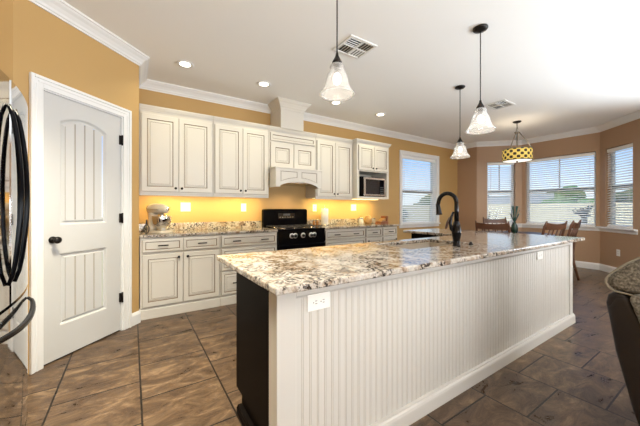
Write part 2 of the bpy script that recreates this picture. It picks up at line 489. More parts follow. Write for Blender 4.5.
WBR = (.14, .76, .87, 2.38); wall('wall_bay_right', 8, [WBR], m='tan')
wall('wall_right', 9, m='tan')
wall('wall_rear', 10)
mb = MB()
mb.prism([OUT[i] for i in range(len(OUT))], -.12, 0, 'z'); struct(mb.build('floor', M['tile']))
mb = MB(); mb.prism([OUT[i] for i in range(len(OUT))], CEIL, CEIL+.15, 'z'); struct(mb.build('ceiling', M['ceil']))

def sweep(mb, path, prof, closed=False, flip=1):
    # prof: (distance from wall into the room, z)
    rows = [offset_pts(path, -o*flip, closed) for o, z in prof]
    n = len(path)
    V = [[mb.v((rows[j][i][0], rows[j][i][1], prof[j][1])) for j in range(len(prof))] for i in range(n)]
    m = len(prof)
    for i in range(n if closed else n-1):
        for j in range(m): mb.f([V[i][j], V[(i+1) % n][j], V[(i+1) % n][(j+1) % m], V[i][(j+1) % m]])
    if not closed: mb.f(V[0]); mb.f(V[-1][::-1])
C0 = CEIL
crown = [(0, C0-.105), (.010, C0-.105), (.012, C0-.092), (.022, C0-.086), (.030, C0-.070), (.052, C0-.046), (.075, C0-.030), (.082, C0-.020), (.094, C0-.016), (.094, C0), (0, C0)]
mb = MB(); sweep(mb, PATH, crown, closed=True); struct(mb.build('trim_1', M['trim']))
base = [(0, 0), (.016, 0), (.016, .10), (.010, .118), (.005, .13), (0, .13)]
mb = MB(); sweep(mb, PATH[5:11], base); struct(mb.build('baseboard_bay', M['trim']))
def along(k, s, t=0):
    a, b = Vector(PATH[k]), Vector(PATH[k+1]); d = (b-a).normalized(); n = left_n(a, b)
    p = a+d*s+n*t; return (p.x, p.y)
mb = MB(); sweep(mb, [along(2, .962), PATH[3], (.061, 3.70)], base); struct(mb.build('baseboard_pantry', M['trim']))
mb = MB(); sweep(mb, [(-1.25, 2.3), PATH[1], PATH[2]], base); struct(mb.build('baseboard_left', M['trim']))
mb = MB(); sweep(mb, [(4.16, 4.30), PATH[5]], base); struct(mb.build('baseboard_back', M['trim']))

def wall_frame(k):
    # local (s along wall, depth outward, z)
    a, b = Vector(PATH[k]), Vector(PATH[k+1]); d = (b-a).normalized(); n = left_n(a, b)
    return Matrix(((d.x, n.x, 0, a.x), (d.y, n.y, 0, a.y), (0, 0, 1, 0), (0, 0, 0, 1)))

# ------------------------------------------------------------------ pantry door
W2 = wall_frame(2)
dr = sempty('door_1')
s0, s1, zt = .190, .865, 2.125
mb = MB(W2)   # slab: stiles, rails, recessed plank panels
D0, D1 = .012, .047
pa, pb = .310, .722
mb.box(s0, pa, D0, D1, .012, zt); mb.box(pb, s1, D0, D1, .012, zt)
mb.box(pa, pb, D0, D1, .012, .27); mb.box(pa, pb, D0, D1, .855, 1.083)
NA = 14
def arch(s): # height of the arched head
    u = (s-(pa+pb)/2)/((pb-pa)/2); return 1.930 + .062*(1-u*u)
arc = [(pa+(pb-pa)*i/NA, arch(pa+(pb-pa)*i/NA)) for i in range(NA+1)]
mb.prism([(pb, zt), (pa, zt)] + arc, D0, D1, 'y')
def recess(outline):
    cx = sum(p[0] for p in outline)/len(outline); 
    xs = [p[0] for p in outline]; zs = [p[1] for p in outline]
    mx_, Mx, mz, Mz = min(xs), max(xs), min(zs), max(zs)
    def ins(i): return [(mx_+i+(p[0]-mx_)*(Mx-mx_-2*i)/(Mx-mx_), mz+i+(p[1]-mz)*(Mz-mz-2*i)/(Mz-mz)) for p in outline]
    lv = [(0, D0), (.006, D0+.002), (.016, D0+.018), (.024, D0+.020), (.036, D0+.006), (.042, D0+.006)]
    mb.loops([[(p[0], dd, p[1]) for p in ins(i)] for i, dd in lv], None, cap0=False, cap1=False)
    return ins(.042)
inner = recess([(pa, 1.083), (pb, 1.083)] + arc[::-1])
inner2 = recess([(pa, .27), (pb, .27), (pb, .855), (pa, .855)])
def planks(x0, x1, z0, top):
    n = 4; w = (x1-x0)/n; g = .006
    for i in range(n):
        a, b = x0+i*w, x0+(i+1)*w
        pts = [a+g, a+g+.002] + [a+w*q for q in (.3, .5, .7)] + [b-g-.002, b-g]
        for p, q in zip(pts[:-1], pts[1:]):
            mb.quad((p, D0+.006, z0), (q, D0+.006, z0), (q, D0+.006, top(q)), (p, D0+.006, top(p)))
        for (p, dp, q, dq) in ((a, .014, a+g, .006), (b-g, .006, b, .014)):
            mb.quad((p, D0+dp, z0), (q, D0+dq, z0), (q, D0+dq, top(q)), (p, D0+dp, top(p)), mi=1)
ix0, ix1 = pa+.042, pb-.042
def itop(s):
    u = (s-(pa+pb)/2)/((ix1-ix0)/2); sc_ = (1.992-1.083-.084)/(1.992-1.083)
    return 1.083+.042 + (1.930+.062*(1-min(1, u*u))-1.083)*sc_
planks(ix0, ix1, 1.125, itop); planks(ix0, ix1, .312, lambda s: .813)
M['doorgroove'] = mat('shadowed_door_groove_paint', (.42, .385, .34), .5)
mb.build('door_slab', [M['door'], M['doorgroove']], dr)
mb = MB(W2)   # jamb lining
mb.box(.174, .1865, -.002, T, 0, 2.1385); mb.box(.8685, .881, -.002, T, 0, 2.1385); mb.box(.1865, .8685, -.002, T, 2.1275, 2.1385); mb.build('door_jamb', M['trim'], dr)
mb = MB(W2)   # casing with a stepped profile
for (a, b) in ((.092, .178), (.877, .963)):
    lo, hi = (a, b)
    mb.box(lo, hi, -.016, 0, 0, 2.222, .003)
    out_edge = lo if lo < .5 else hi
    mb.box(out_edge-.0 if lo < .5 else hi-.024, lo+.024 if lo < .5 else hi, -.026, -.01, 0, 2.222, .004)
    mb.box((lo+hi)/2-.008, (lo+hi)/2+.008, -.020, -.01, 0, 2.16, .004)
mb.box(.178, .877, -.016, 0, 2.136, 2.222, .003); mb.box(.116, .939, -.026, -.01, 2.198, 2.222, .004); mb.box(.143, .912, -.020, -.01, 2.171, 2.187, .004)
mb.build('door_casing', M['trim'], dr)
mb = MB(W2); mb.box(.2, .86, .02, .06, 0.0005, .010); mb.build('door_sweep', M['gasket'], dr)
mb = MB(W2)
rotk = Matrix(((1,0,0),(0,0,-1),(0,1,0)))   # lathe axis towards the room (-depth)
mb.lathe([(0, -.002), (.028, -.002), (.028, .008), (.012, .012), (.011, .035), (.022, .042), (.028, .052), (.026, .062), (.014, .069), (0, .070)], (.256, .012, .97), rotk)
mb.build('door_knob', M['bronze'], dr)
for hz in (1.90, 1.125, .335):
    mb = MB(W2); mb.box(.846, .886, -.004, .011, hz-.045, hz+.045, .002); mb.cyl((.868, -.008, hz-.05), (.868, -.008, hz+.05), .008); mb.build('door_hinge', M['bronze'], dr)

# ------------------------------------------------------------------ windows and blinds
def window(k, op, num, cased=False, div=False, depth=.085):
    Wm = wall_frame(k); a, b, z0, z1 = op
    w = sempty('window_%d' % num)
    mb = MB(Wm)   # vinyl frame: outer frame, meeting rail, sash rails
    fw, d0, d1 = .045, depth, depth+.05
    mb.box(a, a+fw, d0, d1, z0, z1); mb.box(b-fw, b, d0, d1, z0, z1); mb.box(a+fw, b-fw, d0, d1, z0, z0+fw); mb.box(a+fw, b-fw, d0, d1, z1-fw, z1)
    if div:
        c = (a+b)/2; mb.box(c-.012, c+.012, d0+.015, d1-.01, 1.655, z1-fw)
    mb.build('window_frame', M['vinyl'], w)
    mb = MB(Wm); mb.box(a+fw, b-fw, d0-.005, d1, 1.60, 1.655); mb.build('meeting_rail', M['rail'], w)
    for zz0, zz1 in ((z0+fw, 1.60), (1.655, z1-fw)):
        mb = MB(Wm); mb.box(a+fw, b-fw, d0+.022, d0+.027, zz0, zz1); mb.build('window_pane', M['pane'], w)
    if cased:
        mb = MB(Wm); cw = .085
        mb.box(a-cw, a, -.018, 0, z0-.02, z1+cw, .004); mb.box(b, b+cw, -.018, 0, z0-.02, z1+cw, .004); mb.box(a, b, -.018, 0, z1, z1+cw, .004)
        mb.box(a-cw, a-cw+.022, -.028, -.01, z0-.02, z1+cw, .004); mb.box(b+cw-.022, b+cw, -.028, -.01, z0-.02, z1+cw, .004); mb.box(a-cw+.022, b+cw-.022, -.028, -.01, z1+cw-.022, z1+cw, .004)
        mb.build('window_casing', M['trim'], w)
        mb = MB(Wm); mb.box(a, a+.012, -.002, depth, z0, z1); mb.box(b-.012, b, -.002, depth, z0, z1); mb.box(a+.012, b-.012, -.002, depth, z1-.012, z1); mb.build('window_jamb', M['trim'], w)
        mb = MB(Wm); mb.box(a-.11, b+.11, -.045, depth, z0-.025, z0+.001, .005); mb.box(a-.09, b+.09, -.016, 0, z0-.085, z0-.025, .003); mb.build('window_sill', M['trim'], w)
    return w
def blind(k, op, label, depth=.045, cords=(), tilt=28):
    Wm = wall_frame(k); a, b, z0, z1 = op; a += .014; b -= .014
    c = Wm @ Vector(((a+b)/2, depth, z0))
    t = thing('window_blind', label, 'blind', c, 0, 'white horizontal slat blinds')
    mb = MB(Wm); mb.box(a, b, depth-.030, depth+.030, z1-.075, z1-.014, .004); mb.build('headrail', M['slat'], t)
    mb = MB(Wm); z = z0+.045; sp = .047; ct, st = math.cos(R(tilt)), math.sin(R(tilt)); h = .026
    while z < z1-.085:
        for q in (0,):
            th = .0015
            P = [(-h*ct, -h*st), (0, .0025), (h*ct, h*st)]
            lo = [(dd, z+zz-th) for dd, zz in P]; hi = [(dd, z+zz+th) for dd, zz in P]
            out = lo + hi[::-1]
            A = [mb.v((a, depth+p[0], p[1])) for p in out]; B = [mb.v((b, depth+p[0], p[1])) for p in out]
            mb.f(A[::-1]); mb.f(B)
            for i in range(6): mb.f([A[i], A[(i+1) % 6], B[(i+1) % 6], B[i]])
        z += sp
    mb.build('slats', M['slat'], t)
    mb = MB(Wm); mb.box(a, b, depth-.026, depth+.026, z0+.006, z0+.026, .003); mb.build('bottom_rail', M['slat'], t)
    n = max(2, int((b-a)/.45)+1)
    mb = MB(Wm)
    for i in range(n):
        s = a+.09+(b-a-.18)*i/(n-1)
        for dd in (-.0265, .0265): mb.box(s-.0012, s+.0012, depth+dd-.001, depth+dd+.001, z0+.02, z1-.07)
    mb.build('ladder_cord', M['slat'], t)
    mb = MB(Wm); mb.cyl((a+.06, depth-.036, z1-.75), (a+.06, depth-.036, z1-.07), .004, 8); mb.build('tilt_wand', M['slat'], t)
    return t
window(4, WB, 1, cased=True)
window(6, WBL, 2, div=True); window(7, WBC, 3, div=True); window(8, WBR, 4)
blind(4, WB, 'white slat blind in the white-cased window on the back wall behind the faucet')
blind(6, WBL, 'white slat blind in the narrow bay window left of the drum chandelier', tilt=28)
blind(7, WBC, 'wide white slat blind in the middle bay window, widest of the blinds', tilt=28)
blind(8, WBR, 'white slat blind in the narrow bay window at the right edge of the photo', tilt=28)
# ledge under the three bay windows
mb = MB(); pth = [along(6, .10), PATH[7], PATH[8], along(8, .86)]
sweep(mb, pth, [(-.0, .835), (.055, .835), (.06, .845), (.06, .862), (.055, .868), (0, .868)])
sweep(mb, pth, [(0, .775), (.014, .775), (.018, .785), (.018, .835), (0, .835)])
struct(mb.build('trim_2', M['trim']))
for k, op, n in ((6, WBL, 3), (7, WBC, 4), (8, WBR, 5)):
    Wm = wall_frame(k); a, b, z0, z1 = op
    mb = MB(Wm); mb.box(a, b, 0, .085, z0-.002, z0+.004); struct(mb.build('trim_%d' % n, M['trim']))

# ------------------------------------------------------------------ cabinet hardware
def knob_part(parent, x, y, z):
    mb = MB(); mb.lathe([(0, 0), (.006, 0), (.006, .012), (.014, .018), (.0155, .024), (.010, .030), (0, .031)], (x, y, z), rotk, 14); return mb.build('knob', M['bronze'], parent)
def pull_part(parent, x, y, z, w=.105):
    mb = MB()
    for sx in (-1, 1): mb.cyl((x+sx*w*.38, y, z), (x+sx*w*.38, y-.026, z), .005, 8)
    mb.box(x-w/2, x+w/2, y-.034, y-.022, z-.007, z+.007, .004); return mb.build('pull', M['bronze'], parent)
CR = [M['cream'], M['glaze']]
def cab_door(t, x0, x1, z0, z1, y, knob=None, fw=.058):
    mb = MB(); mb.panel(x0, x1, z0, z1, y-.02, fw=fw); d = mb.build('door', CR, t)
    if knob: knob_part(d, knob[0], y-.02, knob[1])
    return d
def cab_drawer(t, x0, x1, z0, z1, y, pulls, fw=.028):
    mb = MB(); mb.panel(x0, x1, z0, z1, y-.02, fw=fw, raised=(z1-z0) > .2); d = mb.build('drawer', CR, t)
    for px in pulls: pull_part(d, px, y-.02 + .0, (z0+z1)/2)
    return d
YW = 4.30
def cornice(t, x0, x1, y, z0, left=True, right=True, back=YW-.004):
    mb = MB()
    pth = [(x0, back), (x0, y), (x1, y), (x1, back)] if (left and right) else ([(x0, y), (x1, y)])
    if not left and right: pth = [(x0, y), (x1, y), (x1, back)]
    if left and not right: pth = [(x0, back), (x0, y), (x1, y)]
    prof = [(0, z0), (.008, z0), (.012, z0+.012), (.020, z0+.020), (.030, z0+.040), (.036, z0+.050), (.036, z0+.062), (0, z0+.062)]
    sweep(mb, pth, prof, flip=1)
    return mb.build('cornice', CR, t)
def upper(x0, x1, yf, z0, z1, label, dz0, dz1, knobs='low', body_extra=None, crown_ends=(False, False)):
    t = thing('upper_cabinet', label, 'cabinet', ((x0+x1)/2, YW, z0), 0, 'cream wall cabinets')
    mb = MB(); mb.box(x0, x1, yf, YW-.003, z0, z1, .002); mb.build('body', CR, t)
    mb = MB(); mb.box(x0, x1, yf+.002, yf+.020, z0-.022, z0); mb.build('light_rail', CR, t)
    c = (x0+x1)/2; g = .004
    for a, b, kx in ((x0+.018, c-g/2, c-.035), (c+g/2, x1-.018, c+.035)):
        cab_door(t, a, b, dz0, dz1, yf, (kx, dz0+.045))
    cornice(t, x0, x1, yf, z1-.062+.012, *crown_ends)
    return t
def light_strip(t, x0, x1, y, z):
    mb = MB(); mb.box(x0, x1, y-.03, y+.03, z-.010, z-.0005); mb.build('light_strip', M['strip'], t)
    d = bpy.data.lights.new('under_cabinet_lamp', 'AREA'); d.shape = 'RECTANGLE'; d.size = x1-x0; d.size_y = .03; d.energy = 3.4; d.color = (1.0, .76, .27); d.spread = R(130)
    o = bpy.data.objects.new('under_cabinet_lamp', d); o.location = ((x0+x1)/2, y-.08, z-.014); o.rotation_euler = (R(40), 0, 0); COL.objects.link(o)
ZU0, ZU1 = 1.40, 2.43
t = upper(.07, .898, 3.97, ZU0, ZU1, 'cream two-door wall cabinet over the stand mixer, beside the pantry wall', 1.425, 2.345)
light_strip(t, .15, .85, 4.12, ZU0)
t = upper(.902, 1.69, 3.97, ZU0, ZU1, 'cream two-door wall cabinet directly left of the range hood', 1.425, 2.345)
light_strip(t, .95, 1.64, 4.12, ZU0)
t = upper(2.514, 3.290, 3.97, ZU0, ZU1, 'cream two-door wall cabinet between the range hood and the microwave', 1.425, 2.345)
light_strip(t, 2.56, 3.25, 4.12, ZU0)

# microwave cabinet
x0, x1, yf = 3.294, 4.08, 3.85
t = thing('microwave_cabinet', 'cream wall cabinet with two short doors above an open microwave shelf', 'cabinet', ((x0+x1)/2, YW, 1.40), 0, 'cream wall cabinets')
mb = MB()
mb.box(x0, x0+.05, yf, YW-.003, 1.40, 2.43, .002); mb.box(x1-.05, x1, yf, YW-.003, 1.40, 2.43, .002)
mb.box(x0+.05, x1-.05, yf, YW-.003, 1.40, 1.438); mb.box(x0+.05, x1-.05, yf, YW-.003, 1.885, 2.43); mb.box(x0+.05, x1-.05, YW-.02, YW-.003, 1.438, 1.885)
mb.build('body', CR, t)
c = (x0+x1)/2
for a, b, kx in ((x0+.03, c-.002, c-.04), (c+.002, x1-.03, c+.04)): cab_door(t, a, b, 1.905, 2.345, yf, (kx, 1.95), fw=.05)
cornice(t, x0, x1, yf, 2.38, True, True, back=3.93); light_strip(t, 3.36, 4.02, 4.10, 1.40)
# microwave
t = thing('microwave', 'black and stainless steel microwave in the open shelf of the wall cabinet', 'microwave', (3.69, 4.0, 1.438))
mx0, mx1, my, mz0, mz1 = 3.40, 3.995, 3.865, 1.4385, 1.80
mb = MB(); mb.box(mx0, mx1, my, 4.25, mz0, mz1, .006); mb.build('body', M['black'], t)
mb = MB()
ox0, ox1 = mx0+.05, mx1-.005
mb.box(ox0, ox1, my-.018, my, mz0+.012, mz0+.045, .003); mb.box(ox0, ox1, my-.018, my, mz1-.05, mz1-.012, .003)
mb.box(ox0, ox0+.045, my-.018, my, mz0+.045, mz1-.05); mb.box(ox1-.035, ox1, my-.018, my, mz0+.045, mz1-.05)
d = mb.build('door', M['steel'], t)
mb = MB(); mb.box(ox0+.045, ox1-.14, my-.010, my-.001, mz0+.045, mz1-.05); mb.build('window_glass', M['glassdark'], d)
mb = MB(); mb.box(ox1-.14, ox1-.035, my-.014, my-.001, mz0+.045, mz1-.05)
cp = mb.build('control_panel', M['black'], t)
mb = MB()
for r in range(4):
    for q in range(3): mb.box(ox1-.128+q*.028, ox1-.108+q*.028, my-.017, my-.014, mz0+.06+r*.035, mz0+.08+r*.035)
mb.build('keypad', M['slot'], cp)

# range hood
t = thing('range_hood', 'cream range hood with arched valance and a chase to the ceiling, over the black range', 'range hood', (2.1, YW, 1.54))
mb = MB(); mb.box(1.694, 2.510, 3.97, YW-.003, 1.79, 2.43, .002); mb.build('body', CR, t)
mb = MB(); mb.panel(1.715, 2.49, 2.235, 2.355, 3.95, fw=.03, raised=False); mb.build('frieze_panel', CR, t)
for a, b in ((1.715, 2.099), (2.105, 2.49)):
    mb = MB(); mb.panel(a, b, 1.835, 2.215, 3.95, fw=.075, gw=.010); mb.build('panel', CR, t)
# arched valance box
vx0, vx1, vy = 1.70, 2.47, 3.74
mb = MB()
bot = []
N = 16
for i in range(N+1):
    u = i/N; xx = vx0+.07+(vx1-vx0-.14)*u; bot.append((xx, 1.555+.065*math.sin(PI*u)**.8))
outline = [(vx0, 1.535), (vx0+.07, 1.535)] + bot + [(vx1-.07, 1.535), (vx1, 1.535), (vx1, 1.805), (vx0, 1.805)]
mb.prism(outline, vy, vy+.02, 'y')
mb.box(vx0, vx0+.02, vy+.02, 3.968, 1.535, 1.805); mb.box(vx1-.02, vx1, vy+.02, 3.968, 1.535, 1.805); mb.box(vx0+.02, vx1-.02, vy+.02, 3.968, 1.785, 1.805)
mb.box(vx0-.012, vx1+.012, vy-.012, 3.968, 1.800, 1.818, .003)
vb = mb.build('valance', CR, t)
cxm = (vx0+vx1)/2
for a, b in ((vx0+.075, cxm-.035), (cxm+.035, vx1-.075)):
    def lower(x): 
        u = (x-(vx0+.07))/(vx1-vx0-.14); return 1.555+.065*math.sin(PI*min(1, max(0, u)))**.8+.05
    pts = [(a+(b-a)*i/8, lower(a+(b-a)*i/8)) for i in range(9)] + [(b, 1.768), (a, 1.768)]
    def ins(i): 
        return [(a+i+(p[0]-a)*(b-a-2*i)/(b-a), (p[1]+i if p[1] < 1.76 else p[1]-i)) for p in pts]
    mb = MB(); mb.loops([[(p[0], vy+dd, p[1]) for p in ins(i)] for i, dd in ((0, .0005), (0, -.005), (.006, -.005), (.012, -.001))], [1, 0, 1, 0], cap0=False)
    mb.build('valance_panel', CR, t)
mb = MB(); mb.box(vx0+.03, vx1-.03, vy+.03, 4.28, 1.60, 1.64); mb.build('hood_liner', M['steel'], t)
mb = MB(); mb.box(1.86, 2.25, 3.91, YW-.003, 2.432, CEIL-.002, .002)
ch = mb.build('chase', CR, t)
mb = MB(); prof = [(0, C0-.14), (.008, C0-.14), (.012, C0-.11), (.022, C0-.10), (.032, C0-.08), (.052, C0-.05), (.07, C0-.035), (.078, C0-.02), (.086, C0-.016), (.086, C0-.002), (0, C0-.002)]
sweep(mb, [(1.86, YW-.1), (1.86, 3.91), (2.25, 3.91), (2.25, YW-.1)], prof); mb.build('chase_crown', CR, ch)
mb = MB(); cz = 2.38
prof = [(0, cz), (.008, cz), (.012, cz+.012), (.020, cz+.020), (.030, cz+.040), (.036, cz+.050), (.036, cz+.062), (0, cz+.062)]
sweep(mb, [(1.694, 3.97), (2.510, 3.97)], prof); mb.build('cornice', CR, t)
hl = bpy.data.lights.new('hood_lamp', 'AREA'); hl.size = .3; hl.spread = R(115); hl.energy = 3.0; hl.color = (1, .72, .38)
ho = bpy.data.objects.new('hood_lamp', hl); ho.location = (2.08, 4.0, 1.595); COL.objects.link(ho)

# ------------------------------------------------------------------ base cabinets
YB = 3.69; ZC = .93
def base_cab(x0, x1, label):
    t = thing('base_cabinet', label, 'cabinet', ((x0+x1)/2, YW, 0), 0, 'cream base cabinets')
    mb = MB(); mb.box(x0, x1, YB, YW-.003, .12, ZC-.032, .002); mb.build('body', CR, t)
    mb = MB(); mb.prism([(YB+.002, 0.001), (YW-.01, 0.001), (YW-.01, .12), (YB+.012, .12), (YB-.008, .10), (YB-.008, 0.001)], x0, x1, 'x'); mb.build('plinth', CR, t)
    return t
t = base_cab(.07, .918, 'cream base cabinet with two drawers over two doors, under the stand mixer')
for a, b, kx in ((.092, .491, .45), (.503, .908, .545)):
    cab_drawer(t, a, b, .735, .88, YB, ((a+b)/2,)); cab_door(t, a, b, .135, .712, YB, (kx, .665), fw=.052)
t = base_cab(.922, 1.694, 'cream three-drawer base cabinet directly left of the range')
for z0, z1 in ((.735, .88), (.44, .712), (.135, .42)): cab_drawer(t, .936, 1.682, z0, z1, YB, (1.12, 1.50), fw=.03)
t = base_cab(2.494, 3.33, 'cream base cabinet with a wide two-pull drawer, directly right of the range')
for z0, z1 in ((.735, .88), (.44, .712), (.135, .42)): cab_drawer(t, 2.51, 3.32, z0, z1, YB, (2.72, 3.11), fw=.03)
t = base_cab(3.334, 3.736, 'narrow cream base cabinet, second from the window end of the counter')
cab_drawer(t, 3.348, 3.724, .735, .88, YB, (3.536,)); cab_door(t, 3.348, 3.724, .135, .712, YB, (3.39, .665), fw=.052)
t = base_cab(3.74, 4.13, 'narrow cream base cabinet at the window end of the back counter')
cab_drawer(t, 3.754, 4.115, .735, .88, YB, (3.935,)); cab_door(t, 3.754, 4.115, .135, .712, YB, (4.07, .665), fw=.052)

def counter(x0, x1, label):
    t = thing('countertop', label, 'countertop', ((x0+x1)/2, YW, ZC-.032), 0, 'granite back-wall countertops')
    mb = MB(); mb.box(x0, x1, YB-.03, YW-.004, ZC-.0315, ZC, .006); mb.build('slab', M['granite'], t)
    mb = MB(); mb.box(x0, x1, YW-.026, YW-.004, ZC+.0005, ZC+.10, .003); mb.build('backsplash', M['granite'], t)
    return t
counter(.064, 1.698, 'granite countertop left of the range with a stand mixer on it')
counter(2.490, 4.15, 'granite countertop right of the range with a paper towel roll on it')
# short granite side splash against the pantry side wall is part of the left slab

# ------------------------------------------------------------------ range
M['knobring'] = mat('satin_chrome_ring', (.70, .70, .70), .4, .6)
t = thing('range', 'black freestanding gas range with five chrome-ringed knobs', 'range', (2.094, 3.95, 0))
rx0, rx1, ry = 1.702, 2.486, 3.66
mb = MB(); mb.box(rx0, rx1, ry+.01, YW-.01, .03, .905, .004); mb.box(rx0+.02, rx1-.02, ry+.06, YW-.02, 0.001, .03); mb.build('body', M['black'], t)
mb = MB(); mb.box(rx0, rx1, ry-.01, YW-.012, .905, .928, .006); mb.build('cooktop', M['black'], t)
mb = MB(); mb.prism([(ry-.016, .715), (ry+.01, .715), (ry+.01, .904), (ry+.002, .904)], rx0, rx1, 'x'); mb.build('control_panel', M['black'], t)
mb = MB(); mb.box(rx0+.005, rx1-.005, ry-.022, ry+.009, .20, .71, .008); od = mb.build('oven_door', M['black'], t)
mb = MB(); mb.box(rx0+.12, rx1-.12, ry-.0245, ry-.0215, .32, .60); mb.build('oven_window', M['glassdark'], od)
mb = MB(); mb.cyl((rx0+.06, ry-.06, .62), (rx1-.06, ry-.06, .62), .011)
for xx in (rx0+.09, rx1-.09): mb.cyl((xx, ry-.02, .62), (xx, ry-.06, .62), .008)
mb.build('oven_handle', M['steel'], od)
mb = MB(); mb.box(rx0+.005, rx1-.005, ry-.018, ry+.009, .04, .19, .006); mb.build('storage_drawer', M['black'], t)
for q in (.265, .335, .500, .675, .745):
    xx = rx0+(rx1-rx0)*q
    mb = MB(); mb.lathe([(0, 0), (.038, 0), (.038, .006), (.034, .010), (0, .010)], (xx, ry-.006, .83), rotk, 18); kb = mb.build('knob', M['knobring'], t)
    mb = MB(); mb.lathe([(0, .010), (.024, .010), (.021, .032), (0, .033)], (xx, ry-.006, .83), rotk, 16); mb.box(xx-.003, xx+.003, ry-.043, ry-.036, .815, .848); mb.build('knob_grip', M['iron'], kb)
mb = MB()   # back guard with rounded upper corners
bx0, bx1 = rx0, rx1
rr = .03
pts = [(bx0, .925), (bx1, .925), (bx1, 1.215-rr)] + [(bx1-rr+rr*math.cos(a), 1.215-rr+rr*math.sin(a)) for a in (PI/6, PI/3, PI/2)] + [(bx0+rr+rr*math.cos(a), 1.215-rr+rr*math.sin(a)) for a in (PI/2, 2*PI/3, 5*PI/6)] + [(bx0, 1.215-rr)]
mb.prism(pts, 4.20, 4.275, 'y'); bg = mb.build('back_guard', M['black'], t)
mb = MB(); mb.box(1.95, 2.25, 4.196, 4.2005, 1.06, 1.15); mb.build('clock_panel', M['glassdark'], bg)
for q in range(6):
    mb = MB(); mb.box(1.97+q*.045, 1.995+q*.045, 4.1935, 4.1965, 1.078, 1.088); mb.build('button', M['steel'], bg)
mb = MB(); mb.box(2.04, 2.16, 4.1935, 4.1965, 1.11, 1.138); mb.build('clock_display', M['slot'], bg)
for gx0, gx1 in ((rx0+.03, 1.955), (1.965, 2.225), (2.235, rx1-.03)):
    mb = MB(); z = .958; y0, y1 = ry+.04, 4.17
    for yy in (y0, (y0+y1)/2, y1): mb.box(gx0, gx1, yy-.006, yy+.006, z-.012, z, .003)
    for xx in (gx0+.006, (gx0+gx1)/2, gx1-.006): mb.box(xx-.006, xx+.006, y0, y1, z-.012, z, .003)
    for xx in (gx0+.01, gx1-.01):
        for yy in (y0+.01, y1-.01): mb.box(xx-.007, xx+.007, yy-.007, yy+.007, .928, z-.008)
    mb.build('grate', M['iron'], t)
for bx, by in ((1.84, 3.80), (1.84, 4.05), (2.095, 3.92), (2.35, 3.80), (2.35, 4.05)):
    mb = MB(); mb.lathe([(0, .928), (.05, .928), (.05, .934), (.038, .936), (.036, .944), (0, .945)], (bx, by, 0), None, 18); mb.build('burner', M['steel'], t)

# ------------------------------------------------------------------ refrigerator
t = thing('refrigerator', 'dark mirror-finish french-door refrigerator with curved black handles, left edge', 'refrigerator', (-.85, 1.785, 0))
fy0, fy1, fx, fb, ft = 1.33, 2.24, -.489, -1.22, 1.78
mb = MB(); mb.box(fb, fx-.06, fy0+.004, fy1-.004, .02, ft-.015, .004); mb.box(fb+.05, fx-.1, fy0+.03, fy1-.03, .001, .02); mb.build('body', M['gasket'], t)
mid = (fy0+fy1)/2
def bulge(y): u = (y-mid)/((fy1-fy0)/2); return fx + .045*(1-u*u)
def curved_front(y0, y1, z0, z1, name):
    mb = MB(); n = 10
    ys = [y0+.006+(y1-y0-.012)*i/n for i in range(n+1)]
    prof = [(fx-.055, y0), (fx-.055, y1)] + [(bulge(y1)-.006, y1)] + [(bulge(y), y) for y in ys[::-1]] + [(bulge(y0)-.006, y0)]
    mb.prism(prof, z0, z1, 'z'); o = mb.build(name, M['fridge'], t)
    for p in o.data.polygons: p.use_smooth = abs(p.normal.z) < .5
    m = o.modifiers.new('edge', 'EDGE_SPLIT'); m.split_angle = R(35)
    return o
dn = curved_front(fy0, mid-.006, .80, ft, 'door'); df = curved_front(mid+.006, fy1, .80, ft, 'door')
fz = curved_front(fy0, fy1, .10, .785, 'freezer_drawer')
curved_front(fy0+.02, fy1-.02, .02, .09, 'kick_grille')
def bow(d, y, sgn):
    mb = MB(); pts = []; rs = []
    for i in range(17):
        u = i/16; z = .89+(1.66-.89)*u; s = math.sin(PI*u)
        pts.append((bulge(y)+.004+.038*s**.6, y + sgn*.0*s, z)); rs.append(.007+.004*s)
    mb.tube(pts, rs, 10); mb.build('handle', M['black'], d)
bow(dn, mid-.04, -1); bow(df, mid+.04, 1)
mb = MB(); pts = []; rs = []
for i in range(21):
    u = i/20; y = fy0+.08+(fy1-fy0-.16)*u; s = math.sin(PI*u)
    pts.append((bulge(y)+.006+.038*s**.5, y, .735-.03*s)); rs.append(.008+.005*s)
mb.tube(pts, rs, 10); mb.build('handle', M['black'], fz)

# ------------------------------------------------------------------ island
ZI = .915
IY = 1.09
t = thing('island', 'long cream beadboard kitchen island with a dark end panel', 'kitchen island', (2.2, 1.45, 0))
ix0, ix1 = .54, 3.95
mb = MB(); mb.box(ix0, 1.70, IY+.03, 1.77, .12, ZI-.032); mb.box(1.70, 2.54, IY+.03, 1.40-.002, .12, ZI-.032); mb.box(1.70, 2.54, 1.40-.002, 1.77, .12, .70); mb.box(2.54, ix1-.02, IY+.03, 1.77, .12, ZI-.032); mb.box(3.27, ix1-.02, 1.77, 2.66, .12, ZI-.032); mb.box(1.70, 2.54, 1.835, 1.85, .12, ZI-.032); mb.build('body', M['espresso'], t)
mb = MB(); mb.box(ix0+.012, ix1-.02, IY+.03, 1.70, .001, .12); mb.box(3.33, ix1-.03, 1.70, 2.60, .001, .12); mb.build('toe_kick', M['espresso'], t)
mb = MB(); mb.prism([(ix0-.020, .001), (ix0+.01, .001), (ix0+.01, .05), (ix0-.012, .05), (ix0-.020, .035)], IY+.09, 1.70, 'y'); mb.build('shoe_moulding', M['espresso'], t)
mb = MB(); mb.box(.50, .592, IY, IY+.085, .001, ZI-.032, .003); mb.build('post', M['bead'], t)
mb = MB(); mb.box(ix1-.075, ix1, IY, IY+.085, .001, ZI-.032, .003); mb.build('post', M['bead'], t)
mb = MB()   # beadboard with vee-and-bead grooves
bx0_, bx1_ = .592, ix1-.075
